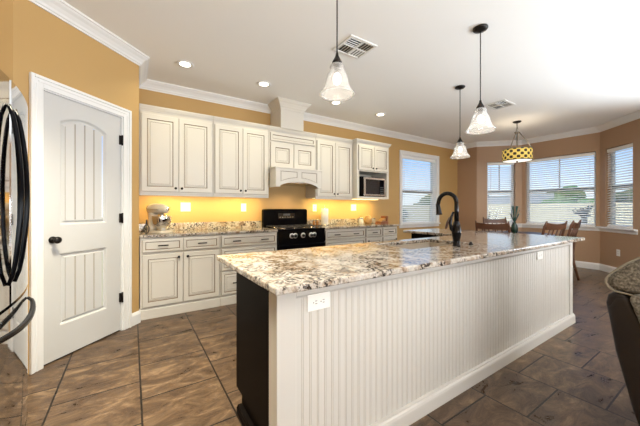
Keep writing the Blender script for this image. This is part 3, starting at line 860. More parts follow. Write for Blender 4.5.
n = int((bx1_-bx0_)/.0405); w = (bx1_-bx0_)/n
yb = IY+.012
prof = []
for i in range(n):
    a = bx0_+i*w
    prof += [(a, yb+.0025), (a+.002, yb), (a+w-.010, yb), (a+w-.008, yb+.0025), (a+w-.005, yb+.0005), (a+w-.002, yb+.0008)]
prof.append((bx1_, yb+.0025))
A = [mb.v((p[0], p[1], .08)) for p in prof]; B = [mb.v((p[0], p[1], ZI-.07)) for p in prof]
for i in range(len(prof)-1): mb.f([A[i], A[i+1], B[i+1], B[i]], 1 if (i % 6) in (2, 3) else 0)
mb.quad((bx0_, yb+.02, .08), (bx1_, yb+.02, .08), (bx1_, yb+.02, ZI-.07), (bx0_, yb+.02, ZI-.07))
M['beadline'] = mat('beadboard_groove_paint', (.53, .50, .455), .5)
mb.build('beadboard_panel', [M['bead'], M['beadline']], t)
mb = MB(); mb.box(bx0_, bx1_, IY, IY+.03, ZI-.078, ZI-.032, .002); mb.prism([(IY+.001, ZI-.078), (IY+.013, ZI-.078), (IY+.013, ZI-.092), (IY+.009, ZI-.086)], bx0_, bx1_, 'x'); mb.build('top_rail', M['bead'], t)
mb = MB()
bp_ = [(0, 0.001), (.018, 0.001), (.016, .070), (.012, .082), (.006, .088), (.004, .096), (0, .096)]
mb.prism([(IY-o, z) for o, z in bp_] + [(IY+.012, .096), (IY+.012, .001)], .50, ix1+.018, 'x'); mb.build('base_moulding', M['bead'], t)
mb = MB(); mb.box(ix1-.02, ix1, IY+.085, 2.66, .001, ZI-.032, .002); mb.build('end_panel', M['bead'], t)
# visible doors on the working side are hidden from view; the dark end panel of the far leg
# countertop with sink cutout (L shaped)
ct = thing('island_countertop', 'polished speckled granite top of the kitchen island with a sink cutout', 'countertop', (2.2, 1.45, ZI-.032))
mb = MB()
ox = [(.455, 1.0), (3.99, 1.0), (3.99, 2.75), (3.20, 2.75), (3.20, 1.92), (.455, 1.92)]
hx0, hx1, hy0, hy1 = 1.74, 2.50, 1.42, 1.81
xs = [.455, hx0, hx1, 3.20, 3.99]; ys = [1.0, hy0, hy1, 1.92, 2.75]
def solid(i, j):
    cx, cy = (xs[i]+xs[i+1])/2, (ys[j]+ys[j+1])/2
    if hx0 < cx < hx1 and hy0 < cy < hy1: return False
    return cy < 1.92 or cx > 3.20
z0, z1 = ZI-.0315, ZI
for i in range(4):
    for j in range(4):
        if not solid(i, j): continue
        a, b, c, d = xs[i], xs[i+1], ys[j], ys[j+1]
        mb.quad((a,c,z1),(b,c,z1),(b,d,z1),(a,d,z1)); mb.quad((a,c,z0),(a,d,z0),(b,d,z0),(b,c,z0))
        for (di, dj, p, q) in ((-1,0,(a,c),(a,d)), (1,0,(b,c),(b,d)), (0,-1,(a,c),(b,c)), (0,1,(a,d),(b,d))):
            ii, jj = i+di, j+dj
            if not (0 <= ii < 4 and 0 <= jj < 4 and solid(ii, jj)):
                mb.quad((p[0],p[1],z0),(q[0],q[1],z0),(q[0],q[1],z1),(p[0],p[1],z1))
bmesh.ops.remove_doubles(mb.bm, verts=mb.bm.verts, dist=1e-5)
bmesh.ops.dissolve_limit(mb.bm, angle_limit=R(1), verts=mb.bm.verts, edges=mb.bm.edges)
o = mb.build('slab', M['granite'], ct)
bv = o.modifiers.new('ease', 'BEVEL'); bv.width = .007; bv.segments = 3; bv.limit_method = 'ANGLE'
# sink
sk = thing('kitchen_sink', 'undermount sink set into the granite island', 'sink', ((hx0+hx1)/2, (hy0+hy1)/2, .70))
M['sink'] = mat('beige_composite_sink', (.42, .36, .29), .3)
mb = MB(); e = .006
def rc(i, z): return [(hx0+i, hy0+i, z), (hx1-i, hy0+i, z), (hx1-i, hy1-i, z), (hx0+i, hy1-i, z)]
mb.loops([rc(-.02, ZI-.0325), rc(.004, ZI-.0325), rc(.012, ZI-.17), rc(.03, ZI-.19)], None, cap0=False, cap1=True)
o = mb.build('basin', M['sink'], sk)
mb = MB(); mb.lathe([(0, .003), (.04, .003), (.045, .0), (.045, -.004)], ((hx0+hx1)/2, (hy0+hy1)/2, ZI-.19+.004), None, 16); mb.build('drain', M['steel'], sk)
# faucet
fx_, fy_ = 2.190, 1.335
M['faucet'] = mat('glossy_black_bronze', (.010, .009, .010), .18, .7)
fc = thing('kitchen_faucet', 'dark bronze gooseneck pull-down faucet beside the island sink', 'faucet', (fx_, fy_, ZI))
mb = MB(); mb.lathe([(0, 0), (.030, 0), (.030, .006), (.026, .012), (.027, .05), (.036, .10), (.037, .125), (.028, .17), (.021, .20), (0, .20)], (fx_, fy_, ZI+.0005), None, 20); mb.build('body', M['faucet'], fc)
mb = MB(); pts = [(fx_, fy_, ZI+.19)]
pts.append((fx_, fy_, ZI+.30))
rad = .082
for i in range(11):
    a = PI - i/10*PI*.98; pts.append((fx_, fy_+rad+rad*math.cos(a), ZI+.348+rad*math.sin(a)))
pts.append((fx_, fy_+2*rad+.004, ZI+.335))
mb.tube(pts, [.019]+[.0165]*(len(pts)-1), 12); mb.build('neck', M['faucet'], fc)
mb = MB(); e = pts[-1]; mb.lathe([(0, .01), (.017, .01), (.018, -.02), (.024, -.075), (.027, -.085), (0, -.086)], e, Matrix.Rotation(R(-8), 3, 'X'), 16); mb.build('spray_head', M['faucet'], fc)
mb = MB(); hx, hy = fx_-.035, fy_+.012
mb.tube([(fx_-.02, fy_+.006, ZI+.11), (hx-.012, hy+.004, ZI+.14), (hx-.022, hy+.006, ZI+.19), (hx-.012, hy+.004, ZI+.235), (hx+.010, hy, ZI+.275)], [.012, .013, .012, .010, .008], 10); mb.build('lever', M['faucet'], fc)
sb = MB(); sb.lathe([(0, 0), (.018, 0), (.018, .006), (.011, .010), (.011, .022), (0, .024)], (2.40, 1.335, ZI+.0005), None, 14)
tag(sb.build('air_switch_button', M['bronze']), 'small dark round button on the granite beside the faucet', 'button')

def outlet(name, M4, w, h, label, slots='duplex', horiz=False, group=None):
    # local: s along wall, depth outward(+ into wall), z; origin at plate centre
    c = M4 @ Vector((0, 0, 0))
    t = thing(name, label, 'wall plate', c, 0, group)
    mb = MB(M4); mb.box(-w/2, w/2, -.007, -.0005, -h/2, h/2, .003); mb.build('plate', M['plastic'], t)
    mb = MB(M4)
    if slots == 'duplex':
        for q in (-1, 1):
            cx, cz = (q*.020, 0) if horiz else (0, q*.020)
            for e in (-1, 1):
                if horiz: mb.box(cx-.005+.004, cx+.005+.004, -.0085, -.0068, e*.006-.0012, e*.006+.0012)
                else: mb.box(e*.006-.0012, e*.006+.0012, -.0085, -.0068, cz-.001, cz+.009)
            if horiz: mb.box(cx-.012, cx-.008, -.0085, -.0068, -.002, .002)
            else: mb.box(-.002, .002, -.0085, -.0068, cz-.011, cz-.007)
        mb.build('receptacle', M['slot'], t)
    else:
        n = slots
        for i in range(n):
            cx = (i-(n-1)/2)*.046; mb.box(cx-.017, cx+.017, -.0105, -.0068, -.033, .033, .002)
        mb.build('rocker', M['trim'], t)
    return t
def at(x, y, z): return Matrix.Translation((x, y, z))
outlet('wall_outlet', at(.712, yb, .7935), .122, .074, 'white horizontal outlet on the island beadboard near the dark end', 'duplex', True, 'island outlets')
outlet('wall_outlet', at(3.13, yb, .790), .118, .072, 'small white outlet on the island beadboard near the far end', 'duplex', True, 'island outlets')
outlet('wall_switch', at(.612, YW, 1.242), .125, .122, 'white two-rocker wall switch plate beside the stand mixer', 2, group='backsplash plates')
outlet('wall_switch', at(1.42, YW, 1.238), .08, .122, 'white wall plate on the backsplash left of the range', 1, group='backsplash plates')
outlet('wall_outlet', at(2.70, YW, 1.235), .08, .122, 'white wall plate on the backsplash between range and paper towels', 'duplex', group='backsplash plates')
outlet('wall_switch', at(3.59, YW, 1.243), .13, .122, 'white wall plate on the backsplash below the microwave', 2, group='backsplash plates')
outlet('wall_outlet', wall_frame(8) @ at(.453, 0, .41), .08, .122, 'white wall outlet low on the brown bay wall above the baseboard', 'duplex')

# ------------------------------------------------------------------ things on the back counter
# stand mixer
mxo = thing('stand_mixer', 'cream stand mixer with a steel bowl on the back counter', 'mixer', (.27, 3.98, ZC), R(-50))
mb = MB(); 
bpts = []
mb.loops([[(.28+sx*(.155 if abs(q) < 9 else 0), 0, 0) for sx, q in ()] or [(.27+.15*math.copysign(abs(math.cos(a))**.6, math.cos(a)), 3.98+.105*math.copysign(abs(math.sin(a))**.6, math.sin(a)), z) for a in [2*PI*i/24 for i in range(24)]] for z in (ZC+.001, ZC+.022, ZC+.030)], None, smooth=False)
mb.build('base', M['creamenamel'], mxo)
mb = MB()
def oval(cx, cy, rx, ry, z, n=16): return [(cx+rx*math.cos(2*PI*i/n), cy+ry*math.sin(2*PI*i/n), z) for i in range(n)]
mb.loops([oval(.18, 3.98, .060, .070, ZC+.02), oval(.176, 3.98, .045, .055, ZC+.08), oval(.176, 3.98, .042, .050, ZC+.16), oval(.185, 3.98, .055, .058, ZC+.24)], None, smooth=True); mb.build('column', M['creamenamel'], mxo)
mb = MB()
secs = []
for u, ry_, rz_, zc in ((.115, .02, .02, .285), (.125, .05, .05, .285), (.17, .068, .066, .285), (.25, .070, .068, .288), (.33, .062, .060, .285), (.385, .045, .045, .280), (.405, .030, .030, .280), (.408, .015, .015, .280)):
    secs.append([(u, 3.98+ry_*math.cos(2*PI*i/18), ZC+zc+rz_*math.sin(2*PI*i/18)) for i in range(18)])
mb.loops(secs, None, smooth=True); hd = mb.build('head', M['creamenamel'], mxo)
mb = MB(); mb.tube([(.128+.27*i/12, 3.98-.069+.006*abs(i-5)/5+.0, ZC+.275) for i in range(10)], .005, 6); mb.build('trim_band', M['chrome'], hd)
mb = MB(); mb.cyl((.40, 3.98, ZC+.285), (.415, 3.98, ZC+.285), .024, 14); mb.build('attachment_hub', M['chrome'], hd)
mb = MB(); mb.cyl((.315, 3.98, ZC+.17), (.315, 3.98, ZC+.232), .022, 12); mb.build('beater_shaft', M['chrome'], mxo)
mb = MB(); mb.lathe([(0, .034), (.05, .034), (.055, .040), (.050, .050), (.075, .075), (.098, .12), (.104, .165), (.106, .20), (.101, .20), (.099, .165), (.093, .122), (.070, .08), (0, .055)], (.315, 3.98, ZC), None, 24); bw = mb.build('bowl', M['chrome'], mxo)
mb = MB(); mb.tube([(.417, 3.975, ZC+.185), (.45, 3.972, ZC+.18), (.455, 3.972, ZC+.14), (.44, 3.973, ZC+.105), (.402, 3.975, ZC+.11)], .006, 8); mb.build('bowl_handle', M['chrome'], bw)
# wire whisk
wk = thing('wire_whisk', 'dark wire whisk attachment standing in front of the stand mixer base', 'whisk', (.135, 3.80, ZC))
mb = MB()
for k in range(4):
    a = PI*k/4
    mb.tube([(.135+math.cos(a)*.032*math.sin(PI*u)**.8*(1.25-u*.5), 3.80+math.sin(a)*.032*math.sin(PI*u)**.8*(1.25-u*.5), ZC+.003+.115*u) for u in [i/10 for i in range(11)]] , .0028, 6)
    mb.tube([(.135-math.cos(a)*.032*math.sin(PI*u)**.8*(1.25-u*.5), 3.80-math.sin(a)*.032*math.sin(PI*u)**.8*(1.25-u*.5), ZC+.003+.115*u) for u in [i/10 for i in range(11)]] , .0028, 6)
mb.build('wires', M['iron'], wk)
mb = MB(); mb.cyl((.135, 3.80, ZC+.112), (.138, 3.80, ZC+.165), .009, 10); mb.build('shank', M['iron'], wk)
# paper towel holder
pt = thing('paper_towel_holder', 'white paper towel roll on an upright stand right of the range', 'paper towels', (2.80, 4.13, ZC))
mb = MB(); mb.lathe([(0, 0), (.075, 0), (.075, .010), (.02, .014), (0, .014)], (2.80, 4.13, ZC+.0005), None, 20); mb.build('base', M['steel'], pt)
mb = MB(); mb.cyl((2.80, 4.13, ZC+.014), (2.80, 4.13, ZC+.325), .006, 8); mb.ball((2.80, 4.13, ZC+.33), .013, .013, .013, 10, 8); mb.build('rod', M['steel'], pt)
mb = MB(); mb.lathe([(.020, .016), (.062, .016), (.064, .02), (.064, .288), (.062, .292), (.020, .292), (.020, .016)], (2.80, 4.13, ZC), None, 24); mb.build('roll', M['paper'], pt)
# shakers beside the range
M['amber'] = mat('amber_glass', (.34, .16, .05), .1)
for sx, lb in ((2.60, 'small amber shaker on the counter nearest the range'), (2.665, 'small amber shaker between the range and the paper towels')):
    s_ = thing('spice_shaker', lb, 'shaker', (sx, 4.16, ZC), 0, 'shakers beside the range')
    mb = MB(); mb.lathe([(0, 0), (.022, 0), (.024, .01), (.020, .07), (.015, .085), (0, .085)], (sx, 4.16, ZC+.0005), None, 14); mb.build('jar', M['amber'], s_)
    mb = MB(); mb.lathe([(0, .0855), (.017, .0855), (.017, .100), (.010, .108), (0, .109)], (sx, 4.16, ZC+.0005), None, 14); mb.build('lid', M['steel'], s_)
# wicker jar + wooden box at the window end
wj = thing('wicker_canister', 'tan woven canister on the back counter below the microwave', 'basket', (3.80, 4.12, ZC))
mb = MB(); mb.lathe([(0, 0), (.055, 0), (.075, .03), (.080, .07), (.070, .115), (.060, .13), (0, .13)], (3.80, 4.12, ZC+.0005), None, 20); mb.build('body', M['basket'], wj)
mb = MB(); mb.lathe([(0, .131), (.062, .131), (.060, .145), (.03, .16), (.012, .165), (.014, .18), (0, .185)], (3.80, 4.12, ZC+.0005), None, 20); mb.build('lid', M['basket'], wj)
wb = thing('wooden_bread_box', 'reddish brown wooden holder at the window end of the back counter', 'box', (4.03, 3.98, ZC))
mb = MB(); mb.prism([(3.925, ZC+.001), (4.125, ZC+.001), (4.125, ZC+.05), (3.945, ZC+.045)], 3.90, 4.06, 'y'); mb.build('tray', M['boxwood'], wb)
mb = MB(); mb.box(4.085, 4.125, 3.90, 4.06, ZC+.05, ZC+.15, .008); mb.build('end_board', M['boxwood'], wb)
mb = MB(); mb.prism([(3.96, ZC+.052), (4.083, ZC+.056), (4.083, ZC+.105), (4.03, ZC+.10)], 3.93, 4.03, 'y'); mb.build('insert', M['basket'], wb)
# clear jar next to the canister
cj = thing('glass_jar', 'clear jar with a pale lid left of the woven canister', 'jar', (3.64, 4.14, ZC))
M['jar'] = mat('frosted_pale_glass', (.72, .72, .66), .12)
mb = MB(); mb.lathe([(0, 0), (.045, 0), (.048, .01), (.048, .09), (.04, .105), (0, .105)], (3.64, 4.14, ZC+.0005), None, 18); mb.build('jar_body', M['jar'], cj)
mb = MB(); mb.lathe([(0, .106), (.043, .106), (.043, .125), (0, .128)], (3.64, 4.14, ZC+.0005), None, 18); mb.build('lid', M['steel'], cj)

# ------------------------------------------------------------------ ceiling fixtures
def can(x, y, label):
    t = thing('recessed_light', label, 'ceiling light', (x, y, CEIL), 0, 'recessed ceiling lights')
    mb = MB(); mb.lathe([(.058, -.0005), (.092, -.0005), (.094, -.006), (.085, -.010), (.062, -.008), (.056, -.004)], (x, y, CEIL), None, 24); mb.build('trim_ring', M['trim'], t)
    mb = MB(); mb.lathe([(0, -.0065), (.040, -.0065), (.058, -.0045)], (x, y, CEIL), None, 24); mb.build('lens', M['canlens'], t)
    d = bpy.data.lights.new('recessed_lamp', 'AREA'); d.shape = 'DISK'; d.size = .11; d.energy = 3.2; d.color = (1.0, .90, .55); d.spread = R(125)
    o = bpy.data.objects.new('recessed_lamp', d); o.location = (x, y, CEIL-.015); COL.objects.link(o)
can(.50, 3.54, 'recessed ceiling light nearest the pantry door')
can(1.44, 3.54, 'recessed ceiling light in front of the wall cabinet left of the hood chase')
can(2.62, 3.55, 'recessed ceiling light right of the hood chase, below the nearest pendant in view')
can(3.59, 3.58, 'recessed ceiling light in front of the microwave cabinet')

def pendant(x, y, zb, label, rs=1.0):
    t = thing('pendant_light', label, 'pendant light', (x, y, CEIL), 0, 'bell glass pendants over the island')
    mb = MB(); mb.lathe([(0, 0), (.062, 0), (.064, -.008), (.055, -.020), (.02, -.028), (0, -.028)], (x, y, CEIL-.0005), None, 24); mb.build('canopy', M['bronze'], t)
    H = .225
    mb = MB(); mb.cyl((x, y, zb+H+.055), (x, y, CEIL-.025), .0045, 8); mb.build('cord', M['bronze'], t)
    mb = MB(); mb.lathe([(0, .068), (.008, .066), (.012, .045), (.026, .018), (.034, .004), (.034, -.004), (.020, -.006), (.020, -.050), (0, -.052)], (x, y, zb+H), None, 18); mb.build('socket', M['bronze'], t)
    prof = [(.024, H-.002), (.042, H-.012), (.050, H-.030), (.046, H-.045), (.050, H-.055), (.066, H-.080), (.074, H-.115), (.080, H-.145), (.094, H-.175), (.112, H-.198), (.116, H-.210), (.112, H-.214), (.102, H-.205)]
    mb = MB(); mb.lathe([(r*rs, z) for r, z in prof], (x, y, zb), None, 32); o = mb.build('shade', M['shade'], t)
    sd = o.modifiers.new('wall', 'SOLIDIFY'); sd.thickness = .003
    mb = MB(); mb.ball((x, y, zb+H-.105), .029, .029, .042, 14, 10); mb.build('bulb', M['bulb'], t)
    l = bpy.data.lights.new('pendant_lamp', 'POINT'); l.energy = 1.2; l.shadow_soft_size = .03; l.color = (1, .88, .70)
    o = bpy.data.objects.new('pendant_lamp', l); o.location = (x, y, zb-.03); COL.objects.link(o)
pendant(1.135, 1.528, 1.956, 'bell glass pendant nearest the camera, its cord running off the top of the photo', 1.0)
pendant(2.63, 1.375, 1.905, 'bell glass pendant in the middle, hung from a dark round canopy beside the ceiling vent', 1.06)
pendant(3.67, 2.187, 1.890, 'farthest and smallest-looking bell glass pendant, left of the drum chandelier', 1.06)

# chandelier
cx, cy = 6.02, 2.472
zt_, zb_ = 2.325, 2.115
t = thing('drum_chandelier', 'drum chandelier with a yellow and dark lattice shade over the dining table', 'chandelier', (cx, cy, CEIL))
mb = MB(); mb.lathe([(0, 0), (.068, 0), (.070, -.010), (.05, -.025), (.015, -.035), (0, -.035)], (cx, cy, CEIL-.0005), None, 20); mb.build('canopy', M['bronze'], t)
M['pewter'] = mat('brushed_pewter', (.20, .18, .15), .4, .8)
mb = MB()
for i in range(3):
    z = CEIL-.045-i*.05
    mb.tube([(cx+.013*math.cos(a)*(1 if i % 2 else .2), cy+.013*math.cos(a)*(.2 if i % 2 else 1), z-.03*math.sin(a)) for a in [2*PI*k/10 for k in range(10)]], .004, 6, close=True)
mb.build('chain', M['pewter'], t)
zh = CEIL-.20
mb = MB(); mb.lathe([(0, .015), (.012, .015), (.045, 0), (.045, -.015), (.012, -.022), (0, -.022)], (cx, cy, zh), None, 16); mb.build('hub', M['pewter'], t)
mb = MB(); mb.cyl((cx, cy, zh-.02), (cx, cy, zb_-.01), .010, 10); mb.build('stem', M['pewter'], t)
for k in range(3):
    a = 2*PI*k/3+R(57); mb = MB(); mb.tube([(cx+.035*math.cos(a), cy+.035*math.sin(a), zh-.005), (cx+.15*math.cos(a), cy+.15*math.sin(a), (zh+zt_)/2-.01), (cx+.228*math.cos(a), cy+.228*math.sin(a), zt_+.002)], .008, 8); mb.build('arm', M['pewter'], t)
mb = MB(); mb.lathe([(.235, -.105), (.235, .105)], (0, 0, 0), None, 48)
sh = mb.build('shade', M['drum'], t, local=True); sh.location = (0, 0, (zt_+zb_)/2-CEIL)
sd = sh.modifiers.new('wall', 'SOLIDIFY'); sd.thickness = .004
mb = MB(); 
for z in (zt_, zb_): mb.tube([(cx+.236*math.cos(2*PI*k/40), cy+.236*math.sin(2*PI*k/40), z) for k in range(40)], .007, 6, close=True)
for k in range(3):
    a = 2*PI*k/3+R(57); mb.cyl((cx, cy, zt_), (cx+.235*math.cos(a), cy+.235*math.sin(a), zt_), .005, 6)
mb.build('ring', M['pewter'], t)
mb = MB(); mb.lathe([(0, 0), (.229, 0), (.229, .006), (0, .006)], (cx, cy, zb_+.002), None, 40); mb.build('diffuser', M['soffit'], t)
mb = MB(); mb.lathe([(0, 0), (.022, -.002), (.018, -.018), (.008, -.026), (.010, -.034), (0, -.042)], (cx, cy, zb_), None, 14); mb.build('finial', M['bronze'], t)
l = bpy.data.lights.new('chandelier_lamp', 'AREA'); l.shape = 'DISK'; l.size = .42; l.energy = 9; l.color = (1, .86, .66)
o = bpy.data.objects.new('chandelier_lamp', l); o.location = (cx, cy, zb_-.004); COL.objects.link(o)
l = bpy.data.lights.new('chandelier_up_lamp', 'AREA'); l.shape = 'DISK'; l.size = .38; l.energy = 2.5; l.color = (1, .86, .66)
o = bpy.data.objects.new('chandelier_up_lamp', l); o.location = (cx, cy, zt_-.02); o.rotation_euler = (PI, 0, 0); COL.objects.link(o)

def vent(x, y, w, h, label):
    t = thing('ceiling_vent', label, 'vent', (x, y, CEIL), 0, 'ceiling air vents')
    mb = MB(); z1 = CEIL-.0005; z0 = CEIL-.012; b = .028
    mb.box(x-w/2, x+w/2, y-h/2, y-h/2+b, z0, z1, .003); mb.box(x-w/2, x+w/2, y+h/2-b, y+h/2, z0, z1, .003)
    mb.box(x-w/2, x-w/2+b, y-h/2+b, y+h/2-b, z0, z1, .003); mb.box(x+w/2-b, x+w/2, y-h/2+b, y+h/2-b, z0, z1, .003)
    mb.box(x-.008, x+.008, y-h/2+b, y+h/2-b, z0, z1); mb.box(x-w/2+b, x+w/2-b, y-.006, y+.006, z0, z1); mb.build('frame', M['vent'], t)
    mb = MB(); mb.box(x-w/2+.01, x+w/2-.01, y-h/2+.01, y+h/2-.01, CEIL-.002, CEIL-.0008); mb.build('duct_opening', M['duct'], t)
    mb = MB()
    n = 4
    for qx in (0, 1):
        for qy in (0, 1):
            xa = x-w/2+b if qx == 0 else x+.008; xb = x-.008 if qx == 0 else x+w/2-b
            ya = y-h/2+b if qy == 0 else y+.006; yb2 = y-.006 if qy == 0 else y+h/2-b
            for i in range(n):
                u = (i+.5)/n
                if (qx, qy) == (1, 1):
                    xx = xa+(xb-xa)*u; mb.quad((xx-.016, ya, CEIL-.009), (xx-.016, yb2, CEIL-.009), (xx+.012, yb2, CEIL-.004), (xx+.012, ya, CEIL-.004))
                elif qx == qy:
                    yy = ya+(yb2-ya)*u; mb.quad((xa, yy-.005, CEIL-.003), (xb, yy-.005, CEIL-.003), (xb, yy-.003, CEIL-.009), (xa, yy-.003, CEIL-.009))
                else:
                    xx = xa+(xb-xa)*u; mb.quad((xx-.006, ya, CEIL-.003), (xx-.006, yb2, CEIL-.003), (xx-.004, yb2, CEIL-.009), (xx-.004, ya, CEIL-.009))
    mb.build('louvres', M['vent'], t)
vent(1.885, 2.235, .34, .30, 'white square ceiling vent beside the nearest pendant cord')
vent(4.82, 2.22, .36, .30, 'white ceiling vent farther off, between the middle pendant and the drum chandelier')

# ------------------------------------------------------------------ dining set
def chair_mesh(root, wood):
    # local: sits facing +y, backrest at y=0, width along x
    w = .23
    def P(mb, name): return mb.build(name, wood, root, local=True)
    mb = MB(); mb.box(-w, w, .03, .47, .435, .47, .012); P(mb, 'seat')
    for sx in (-1, 1):
        mb = MB(); x = sx*(w-.005)
        mb.tube([(x, -.055, 0.001), (x, .01, .30), (x, .02, .47), (x, -.005, .75), (x, -.05, .96), (x, -.085, 1.045)], [.019, .022, .024, .021, .019, .012], 8); P(mb, 'rear_post')
        mb = MB(); mb.tube([(sx*(w-.03), .43, 0.001), (sx*(w-.03), .43, .435)], [.016, .024], 8); P(mb, 'front_leg')
    mb = MB()
    n = 10
    lo, hi, fr = [], [], []
    secs = []
    for i in range(n+1):
        u = -1+2*i/n; x = u*(w-.01); dip = .03*(1-u*u)
        yb_ = -.062 - .025*(1-u*u)
        secs.append([(x, yb_-.010, .915), (x, yb_+.012, .915), (x, yb_-.006, 1.02-.02*(1-u*u)), (x, yb_-.026, 1.02-.02*(1-u*u))])
    mb.loops(secs, None); P(mb, 'top_rail')
    mb = MB(); mb.box(-w+.01, w-.01, -.010, .012, .66, .70, .004); P(mb, 'lower_rail')
    for i in range(4):
        x = -.135+.09*i
        mb = MB(); mb.tube([(x, .0, .695), (x, -.03, .80), (x, -.068, .92)], .011, 6); P(mb, 'spindle')
    mb = MB(); mb.cyl((-w+.03, .43, .22), (w-.03, .43, .22), .010, 8); mb.cyl((-w+.02, .0, .20), (w-.02, .0, .20), .010, 8); P(mb, 'stretcher')
TC = (6.05, 2.50)
ch0 = thing('dining_chair', '', 'chair', (0, 0, 0), 0, 'chairs around the dining table')
chair_mesh(ch0, M['wood'])
spots = [(4.72, 2.27, None, 'wooden dining chair in front of the left bay window, its back showing over the island'),
         (5.43, 1.76, R(-14), 'wooden dining chair with open spindles, second from the right over the island edge'),
         (6.14, 1.72, R(4), 'wooden dining chair seen edge-on at the right end of the island'),
         (6.72, 3.18, None, 'far wooden dining chair close to the left bay window'),
         (5.75, 3.77, R(32), 'lone wooden chair near the back-wall window, its post showing beside the faucet')]
for i, (x, y, rz, lb) in enumerate(spots):
    c = ch0 if i == 0 else dup(ch0)
    if rz is None: rz = math.atan2(TC[1]-y, TC[0]-x) - PI/2
    c.location = (x, y, 0); c.scale = (1, 1, .985); c.rotation_euler = (0, 0, rz); c['label'] = lb; c['category'] = 'chair'
    c['group'] = 'chairs around the dining table'
tb = thing('dining_table', 'round dark wooden dining table below the drum chandelier', 'table', (TC[0], TC[1], 0))
mb = MB(); mb.lathe([(0, .725), (.57, .725), (.59, .735), (.59, .752), (.575, .76), (0, .76)], (*TC, 0), None, 40); mb.build('tabletop', M['darkwood'], tb)
mb = MB(); mb.lathe([(0, .06), (.09, .06), (.07, .12), (.05, .25), (.075, .42), (.05, .60), (.10, .72), (0, .724)], (*TC, 0), None, 20); mb.build('pedestal', M['darkwood'], tb)
for k in range(4):
    a = PI/4+k*PI/2; mb = MB(); mb.tube([(TC[0]+.04*math.cos(a), TC[1]+.04*math.sin(a), .16), (TC[0]+.22*math.cos(a), TC[1]+.22*math.sin(a), .09), (TC[0]+.36*math.cos(a), TC[1]+.36*math.sin(a), .025)], [.035, .03, .024], 8); mb.build('foot', M['darkwood'], tb)
# vase with leaves on the table
vx, vy_ = 5.86, 2.45
vs = thing('vase', 'dark green vase with a few leaves on the dining table', 'vase', (vx, vy_, .76))
mb = MB(); mb.lathe([(0, 0), (.035, 0), (.055, .05), (.060, .10), (.045, .16), (.028, .19), (.034, .21), (.028, .208), (.02, .18), (0, .17)], (vx, vy_, .761), None, 20); mb.build('pot', M['greenglass'], vs)
mb = MB()
for k in range(9):
    a = k*2.4; r = .06+.02*(k % 3); h = .30+.07*(k % 4)
    tip = Vector((vx+r*1.9*math.cos(a), vy_+r*1.9*math.sin(a), .76+h-.02)); midp = Vector((vx+r*.8*math.cos(a), vy_+r*.8*math.sin(a), .76+h)); b0 = Vector((vx, vy_, .94))
    side = Vector((-math.sin(a), math.cos(a), 0))*.025
    v = [mb.v(b0), mb.v(midp+side), mb.v(tip), mb.v(midp-side)]; mb.f(v)
    mb.tube([b0, (b0+midp)/2+Vector((0, 0, .01)), midp], .0025, 5)
mb.build('leaves', M['leaf2'], vs)

# ------------------------------------------------------------------ recliner at the right edge
rc_ = thing('recliner', 'dark brown leather recliner with tweed cushions at the right edge', 'armchair', (2.3, .10, 0))
rx0_, rx1_ = 1.90, 2.78
def rounded_prism(prof, x0, x1, bev, name, m, lv=1, par=rc_):
    mb = MB(); mb.prism(prof, x0, x1, 'x'); o = mb.build(name, m, par)
    b = o.modifiers.new('round', 'BEVEL'); b.width = bev; b.segments = 4; b.limit_method = 'ANGLE'; b.angle_limit = R(40)
    for p in o.data.polygons: p.use_smooth = True
    return o
# outer shell: the leather back and its side wing (leaning back over the kitchen side)
shell = [(.235, .10), (.292, .29), (.352, .51), (.392, .69), (.404, .765), (.396, .805), (.372, .828), (.33, .822), (.27, .60), (.20, .35), (.12, .10)]
rounded_prism(shell, rx0_, rx1_, .03, 'back_shell', M['leather'])
side = [(.26, .10), (.315, .30), (.372, .55), (.400, .75), (.375, .81), (.325, .815), (.255, .64), (.16, .60), (-.45, .58), (-.52, .55), (-.54, .48), (-.52, .10)]
rounded_prism(side, rx0_-.005, rx0_+.10, .03, 'arm_side', M['leather'])
rounded_prism(side, rx1_-.10, rx1_+.005, .03, 'arm_side', M['leather'])
cush = [(.372, .828), (.392, .842), (.402, .862), (.400, .884), (.386, .908), (.362, .934), (.330, .966), (.292, .996), (.25, 1.016), (.20, 1.022), (.13, .99), (.09, .90), (.14, .80), (.24, .815), (.31, .822)]
rounded_prism(cush, rx0_+.0, rx1_-.0, .035, 'head_cushion', M['tweed'])
mb = MB(); mb.tube([(rx0_+.004, p[0], p[1]) for p in cush], .0045, 6, close=True); mb.build('piping', mat('pale_piping_fabric', (.26, .23, .18), .8), rc_)
back_in = [(.325, .81), (.30, .835), (.20, .82), (.10, .74), (.03, .45), (.10, .40), (.24, .55)]
rounded_prism(back_in, rx0_-.02, rx1_+.02, .04, 'back_cushion', M['tweed'])
rounded_prism([(.10, .30), (.10, .46), (-.48, .48), (-.56, .44), (-.56, .30)], rx0_+.11, rx1_-.11, .04, 'seat_cushion', M['tweed'])
for xx in ((rx0_-.015, rx0_+.12), (rx1_-.12, rx1_+.015)): rounded_prism([(.16, .60), (.13, .66), (-.45, .645), (-.52, .61), (-.52, .56), (.12, .56)], xx[0], xx[1], .025, 'arm_pad', M['tweed'])
mb = MB(); mb.box(rx0_+.08, rx1_-.08, -.45, .16, .001, .12, .01); mb.build('base', M['darkwood'], rc_)

